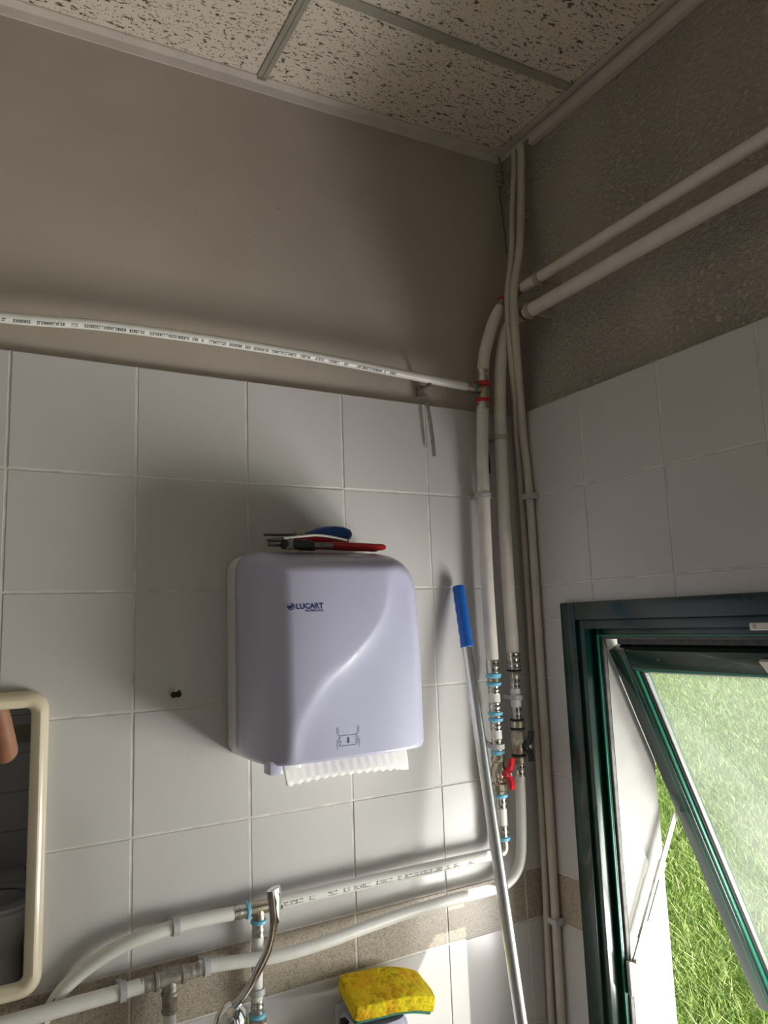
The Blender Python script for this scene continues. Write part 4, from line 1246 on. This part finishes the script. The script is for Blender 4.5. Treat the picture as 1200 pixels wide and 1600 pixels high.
b = sponge_layer(0.0, 0.006, -0.004, 2).build('scouring_layer', 'scour_green', t2)
for o in (a, b):
    sd = o.modifiers.new('soft', 'SUBSURF'); sd.levels = sd.render_levels = 1
t2.rotation_euler = (math.radians(10), math.radians(6), math.radians(-6))

# ------------------------------------------------------------------ grass blades on the near lawn
rg = np.random.default_rng(4)
NB = 210000
cxy = np.array([-1.1065, -1.306])
ang = rg.uniform(math.radians(24), math.radians(62), NB)
dist = 2.7 + 24.0 * rg.uniform(0, 1, NB) ** 2.2
bx = cxy[0] + np.cos(ang) * dist; by = cxy[1] + np.sin(ang) * dist
keep = bx > 1.38
bx, by, dist = bx[keep], by[keep], dist[keep]
nb = len(bx)
hgt = rg.uniform(0.04, 0.10, nb) * (1 + 0.02 * dist); wid = rg.uniform(0.0035, 0.0075, nb) * (1 + 0.10 * dist)
th = rg.uniform(0, 2 * math.pi, nb); lean = rg.uniform(0.2, 1.2, nb) * hgt
ld = rg.uniform(0, 2 * math.pi, nb)
V = np.zeros((nb, 5, 3), np.float32)
ux, uy = np.cos(th) * wid / 2, np.sin(th) * wid / 2
lx, ly = np.cos(ld) * lean, np.sin(ld) * lean
zb = -0.245
for k, (f, w) in enumerate(((0, 1), (0, -1), (0.55, 0.8), (0.55, -0.8), (1, 0))):
    V[:, k, 0] = bx + ux * w + lx * f * f
    V[:, k, 1] = by + uy * w + ly * f * f
    V[:, k, 2] = zb + hgt * f
idx = np.arange(nb)[:, None] * 5
tri = np.concatenate([idx + np.array([0, 1, 3]), idx + np.array([0, 3, 2]), idx + np.array([2, 3, 4])], 1).reshape(-1, 3)
me = bpy.data.meshes.new('grass')
me.vertices.add(nb * 5); me.vertices.foreach_set('co', V.reshape(-1))
nt_ = len(tri)
me.loops.add(nt_ * 3); me.loops.foreach_set('vertex_index', tri.reshape(-1).astype(np.int32))
me.polygons.add(nt_); me.polygons.foreach_set('loop_start', np.arange(0, nt_ * 3, 3, dtype=np.int32))
me.polygons.foreach_set('loop_total', np.full(nt_, 3, np.int32))
me.update(calc_edges=True)
me.materials.append(MATS['grass_blade'])
tag(link(bpy.data.objects.new('grass', me)), 'bright green sunlit grass on the lawn outside the window', 'grass', kind='stuff')

# ------------------------------------------------------------------ toilet (seen in the mirror)
t2 = thing('toilet', (-0.88, -2.9, 0), 'white ceramic toilet reflected in the mirror', 'toilet')
TX, TY = -0.88, -2.84
def oval(cx_, cy_, a, b, z_, n=36, back=0.0):
    P = []
    for k in range(n):
        th_ = 2 * math.pi * k / n
        yy = math.sin(th_) * b
        P.append((cx_ + math.cos(th_) * a * (1 - 0.12 * max(0, math.sin(th_))), cy_ + yy, z_))
    return P
MB().rings([oval(TX, TY - .06, .11, .17, 0), oval(TX, TY - .06, .105, .165, .03), oval(TX, TY - .05, .10, .16, .18), oval(TX, TY - .01, .14, .20, .28), oval(TX, TY, .175, .235, .37), oval(TX, TY, .18, .24, .395),
            oval(TX, TY, .17, .23, .40), oval(TX, TY + .01, .12, .165, .395), oval(TX, TY + .01, .10, .14, .30), oval(TX, TY - .01, .05, .07, .22)]).build('bowl', 'ceramic_white', t2)
MB().rings([oval(TX, TY, .178, .238, .402), oval(TX, TY, .186, .246, .410), oval(TX, TY, .182, .242, .420), oval(TX, TY + .01, .125, .17, .422), oval(TX, TY + .01, .115, .16, .412), oval(TX, TY + .01, .118, .163, .402), oval(TX, TY, .178, .238, .402)], False, False).build('seat', 'ceramic_white', t2)
MB().box((TX - .13, -3.29, .30), (TX + .13, -3.02, .425), .02).build('back_shelf', 'ceramic_white', t2)
settle(t2)

# ------------------------------------------------------------------ person holding the phone (seen in the mirror)
def skin_body(name, V, E, Rr, mat, parent=None, root=0, sub=2):
    me = bpy.data.meshes.new(name)
    me.from_pydata(V, E, [])
    o = link(bpy.data.objects.new(name, me), parent)
    o.modifiers.new('skin', 'SKIN')
    for i, r in enumerate(Rr):
        sv = me.skin_vertices[0].data[i]
        sv.radius = r if isinstance(r, tuple) else (r, r)
        sv.use_root = (i == root)
    o.modifiers['skin'].use_smooth_shade = True
    s_ = o.modifiers.new('sub', 'SUBSURF'); s_.levels = s_.render_levels = sub
    me.materials.append(MATS[mat])
    return o
PX, PY = -1.185, -1.72
body_v = {'pelvis': (PX, PY, .95, .135), 'waist': (PX, PY, 1.08, .125), 'chest': (PX, PY + .01, 1.25, .145), 'upper': (PX, PY, 1.38, .12), 'neck': (PX, PY + .01, 1.47, .055), 'head0': (PX, PY + .03, 1.56, .075), 'head1': (PX, PY + .03, 1.64, .088), 'head2': (PX, PY + .025, 1.71, .07),
          'rsh': (PX + .165, PY, 1.39, .062), 'rel': (-0.950, -1.520, 1.222, .042), 'rfa': (-0.985, -1.455, 1.375, .039), 'rwr': (-1.045, -1.385, 1.515, .025), 'rha': (-1.065, -1.398, 1.565, .026),
          'lsh': (PX - .165, PY, 1.39, .062), 'lel': (PX - .215, PY - .02, 1.10, .042), 'lfa': (PX - .225, PY + .0, .98, .036), 'lwr': (PX - .23, PY + .03, .86, .025), 'lha': (PX - .23, PY + .04, .80, .028),
          'rhip': (PX + .085, PY, .90, .095), 'rkn': (PX + .095, PY, .50, .062), 'ran': (PX + .10, PY - .02, .09, .042), 'rto': (PX + .105, PY + .13, .035, .032),
          'lhip': (PX - .085, PY, .90, .095), 'lkn': (PX - .095, PY, .50, .062), 'lan': (PX - .10, PY - .02, .09, .042), 'lto': (PX - .105, PY + .13, .035, .032)}
edges_ = [('pelvis', 'waist'), ('waist', 'chest'), ('chest', 'upper'), ('upper', 'neck'), ('neck', 'head0'), ('head0', 'head1'), ('head1', 'head2'),
          ('upper', 'rsh'), ('rsh', 'rel'), ('rel', 'rfa'), ('rfa', 'rwr'), ('rwr', 'rha'), ('upper', 'lsh'), ('lsh', 'lel'), ('lel', 'lfa'), ('lfa', 'lwr'), ('lwr', 'lha'),
          ('pelvis', 'rhip'), ('rhip', 'rkn'), ('rkn', 'ran'), ('ran', 'rto'), ('pelvis', 'lhip'), ('lhip', 'lkn'), ('lkn', 'lan'), ('lan', 'lto')]
# fingers
def fingers(tagn, base, dirs, roots):
    for i, (d, L, rt_) in enumerate(dirs):
        d = Vector(d).normalized(); b = Vector(base) + Vector(rt_)
        prev = roots
        for k, f in enumerate((0.25, 0.65, 1.0)):
            q = b + d * L * f + Vector((0, 0.012, 0.0)) * (f ** 2)
            nm = '%s%d_%d' % (tagn, i, k); body_v[nm] = (q.x, q.y, q.z, .0088 - .001 * k)
            edges_.append((prev, nm)); prev = nm
fingers('rf', (-1.065, -1.400, 1.57), [((-.35, .1, .9), .078, (.020, 0, .01)), ((-.45, .1, .85), .086, (.006, 0, .012)), ((-.55, .1, .8), .08, (-.008, 0, .010)), ((-.65, .1, .7), .065, (-.020, 0, .002)), ((-.9, .1, .1), .055, (-.018, 0, -.018))], 'rha')
fingers('lf', (PX - .23, PY + .045, .795), [((0, .15, -1), .075, (0, .024, 0)), ((0, .1, -1), .082, (0, .008, -.004)), ((0, .05, -1), .076, (0, -.008, -.002)), ((0, 0, -1), .06, (0, -.022, 0)), ((.3, .6, -.8), .055, (.006, .026, .02))], 'lha')
names = list(body_v)
V = [body_v[k][:3] for k in names]; Rr = [body_v[k][3] for k in names]; E_ = [(names.index(a), names.index(b)) for a, b in edges_]
person = skin_body('person', V, E_, Rr, 'skin', root=0)
tag(person, 'person in a blue shirt and dark trousers, bare elbow reflected in the mirror', 'person')
def cloth(name, keys, eds, grow, mat):
    V = [body_v[k][:3] for k in keys]; Rr = [body_v[k][3] + grow for k in keys]
    return skin_body(name, V, [(keys.index(a), keys.index(b)) for a, b in eds], Rr, mat, person)
body_v['rslv'] = tuple(Vector(body_v['rsh'][:3]).lerp(Vector(body_v['rel'][:3]), 0.42)) + (.054,)
body_v['lslv'] = tuple(Vector(body_v['lsh'][:3]).lerp(Vector(body_v['lel'][:3]), 0.5)) + (.052,)
cloth('shirt', ['pelvis', 'waist', 'chest', 'upper', 'rsh', 'rslv', 'lsh', 'lslv'], [('pelvis', 'waist'), ('waist', 'chest'), ('chest', 'upper'), ('upper', 'rsh'), ('rsh', 'rslv'), ('upper', 'lsh'), ('lsh', 'lslv')], .012, 'shirt_blue')
cloth('trousers', ['pelvis', 'rhip', 'rkn', 'ran', 'lhip', 'lkn', 'lan'], [('pelvis', 'rhip'), ('rhip', 'rkn'), ('rkn', 'ran'), ('pelvis', 'lhip'), ('lhip', 'lkn'), ('lkn', 'lan')], .014, 'trousers_dark')
MB().rings([oval(PX, PY + .01, .092 * math.sin(a) + .004, .105 * math.sin(a) + .004, 1.66 + .11 * math.cos(a), 20) for a in [math.pi * k / 14 for k in range(8)]]).build('hair', 'hair_brown', person)
for s_ in (-1, 1):
    MB().lathe((PX + s_ * .032, PY + .108, 1.645), (0, 1, 0), [(0, .012), (.006, .011), (.009, .005)], 10).build('eye', 'ceramic_white', person)
MB().tube([(PX, PY + .112, 1.64), (PX, PY + .130, 1.605)], [.008, .014], 8).build('nose', 'skin', person)
MB().tube([(PX - .022, PY + .100, 1.570), (PX, PY + .110, 1.568), (PX + .022, PY + .100, 1.570)], [.004, .008, .004], 8).build('mouth', 'ring_red', person)
t2 = thing('phone', (-1.1065, -1.345, 1.60), 'black phone held up in front of the mirror wall', 'phone')
pm = Matrix((CR, -CD, -CF)).transposed().to_4x4(); pm.translation = Vector((-1.1065, -1.306, 1.6191)) - CF * 0.035
MB().box((-.030, -.120, -.004), (.046, .040, .004), .004, pm).build('shell', 'phone_black', t2); settle(t2)
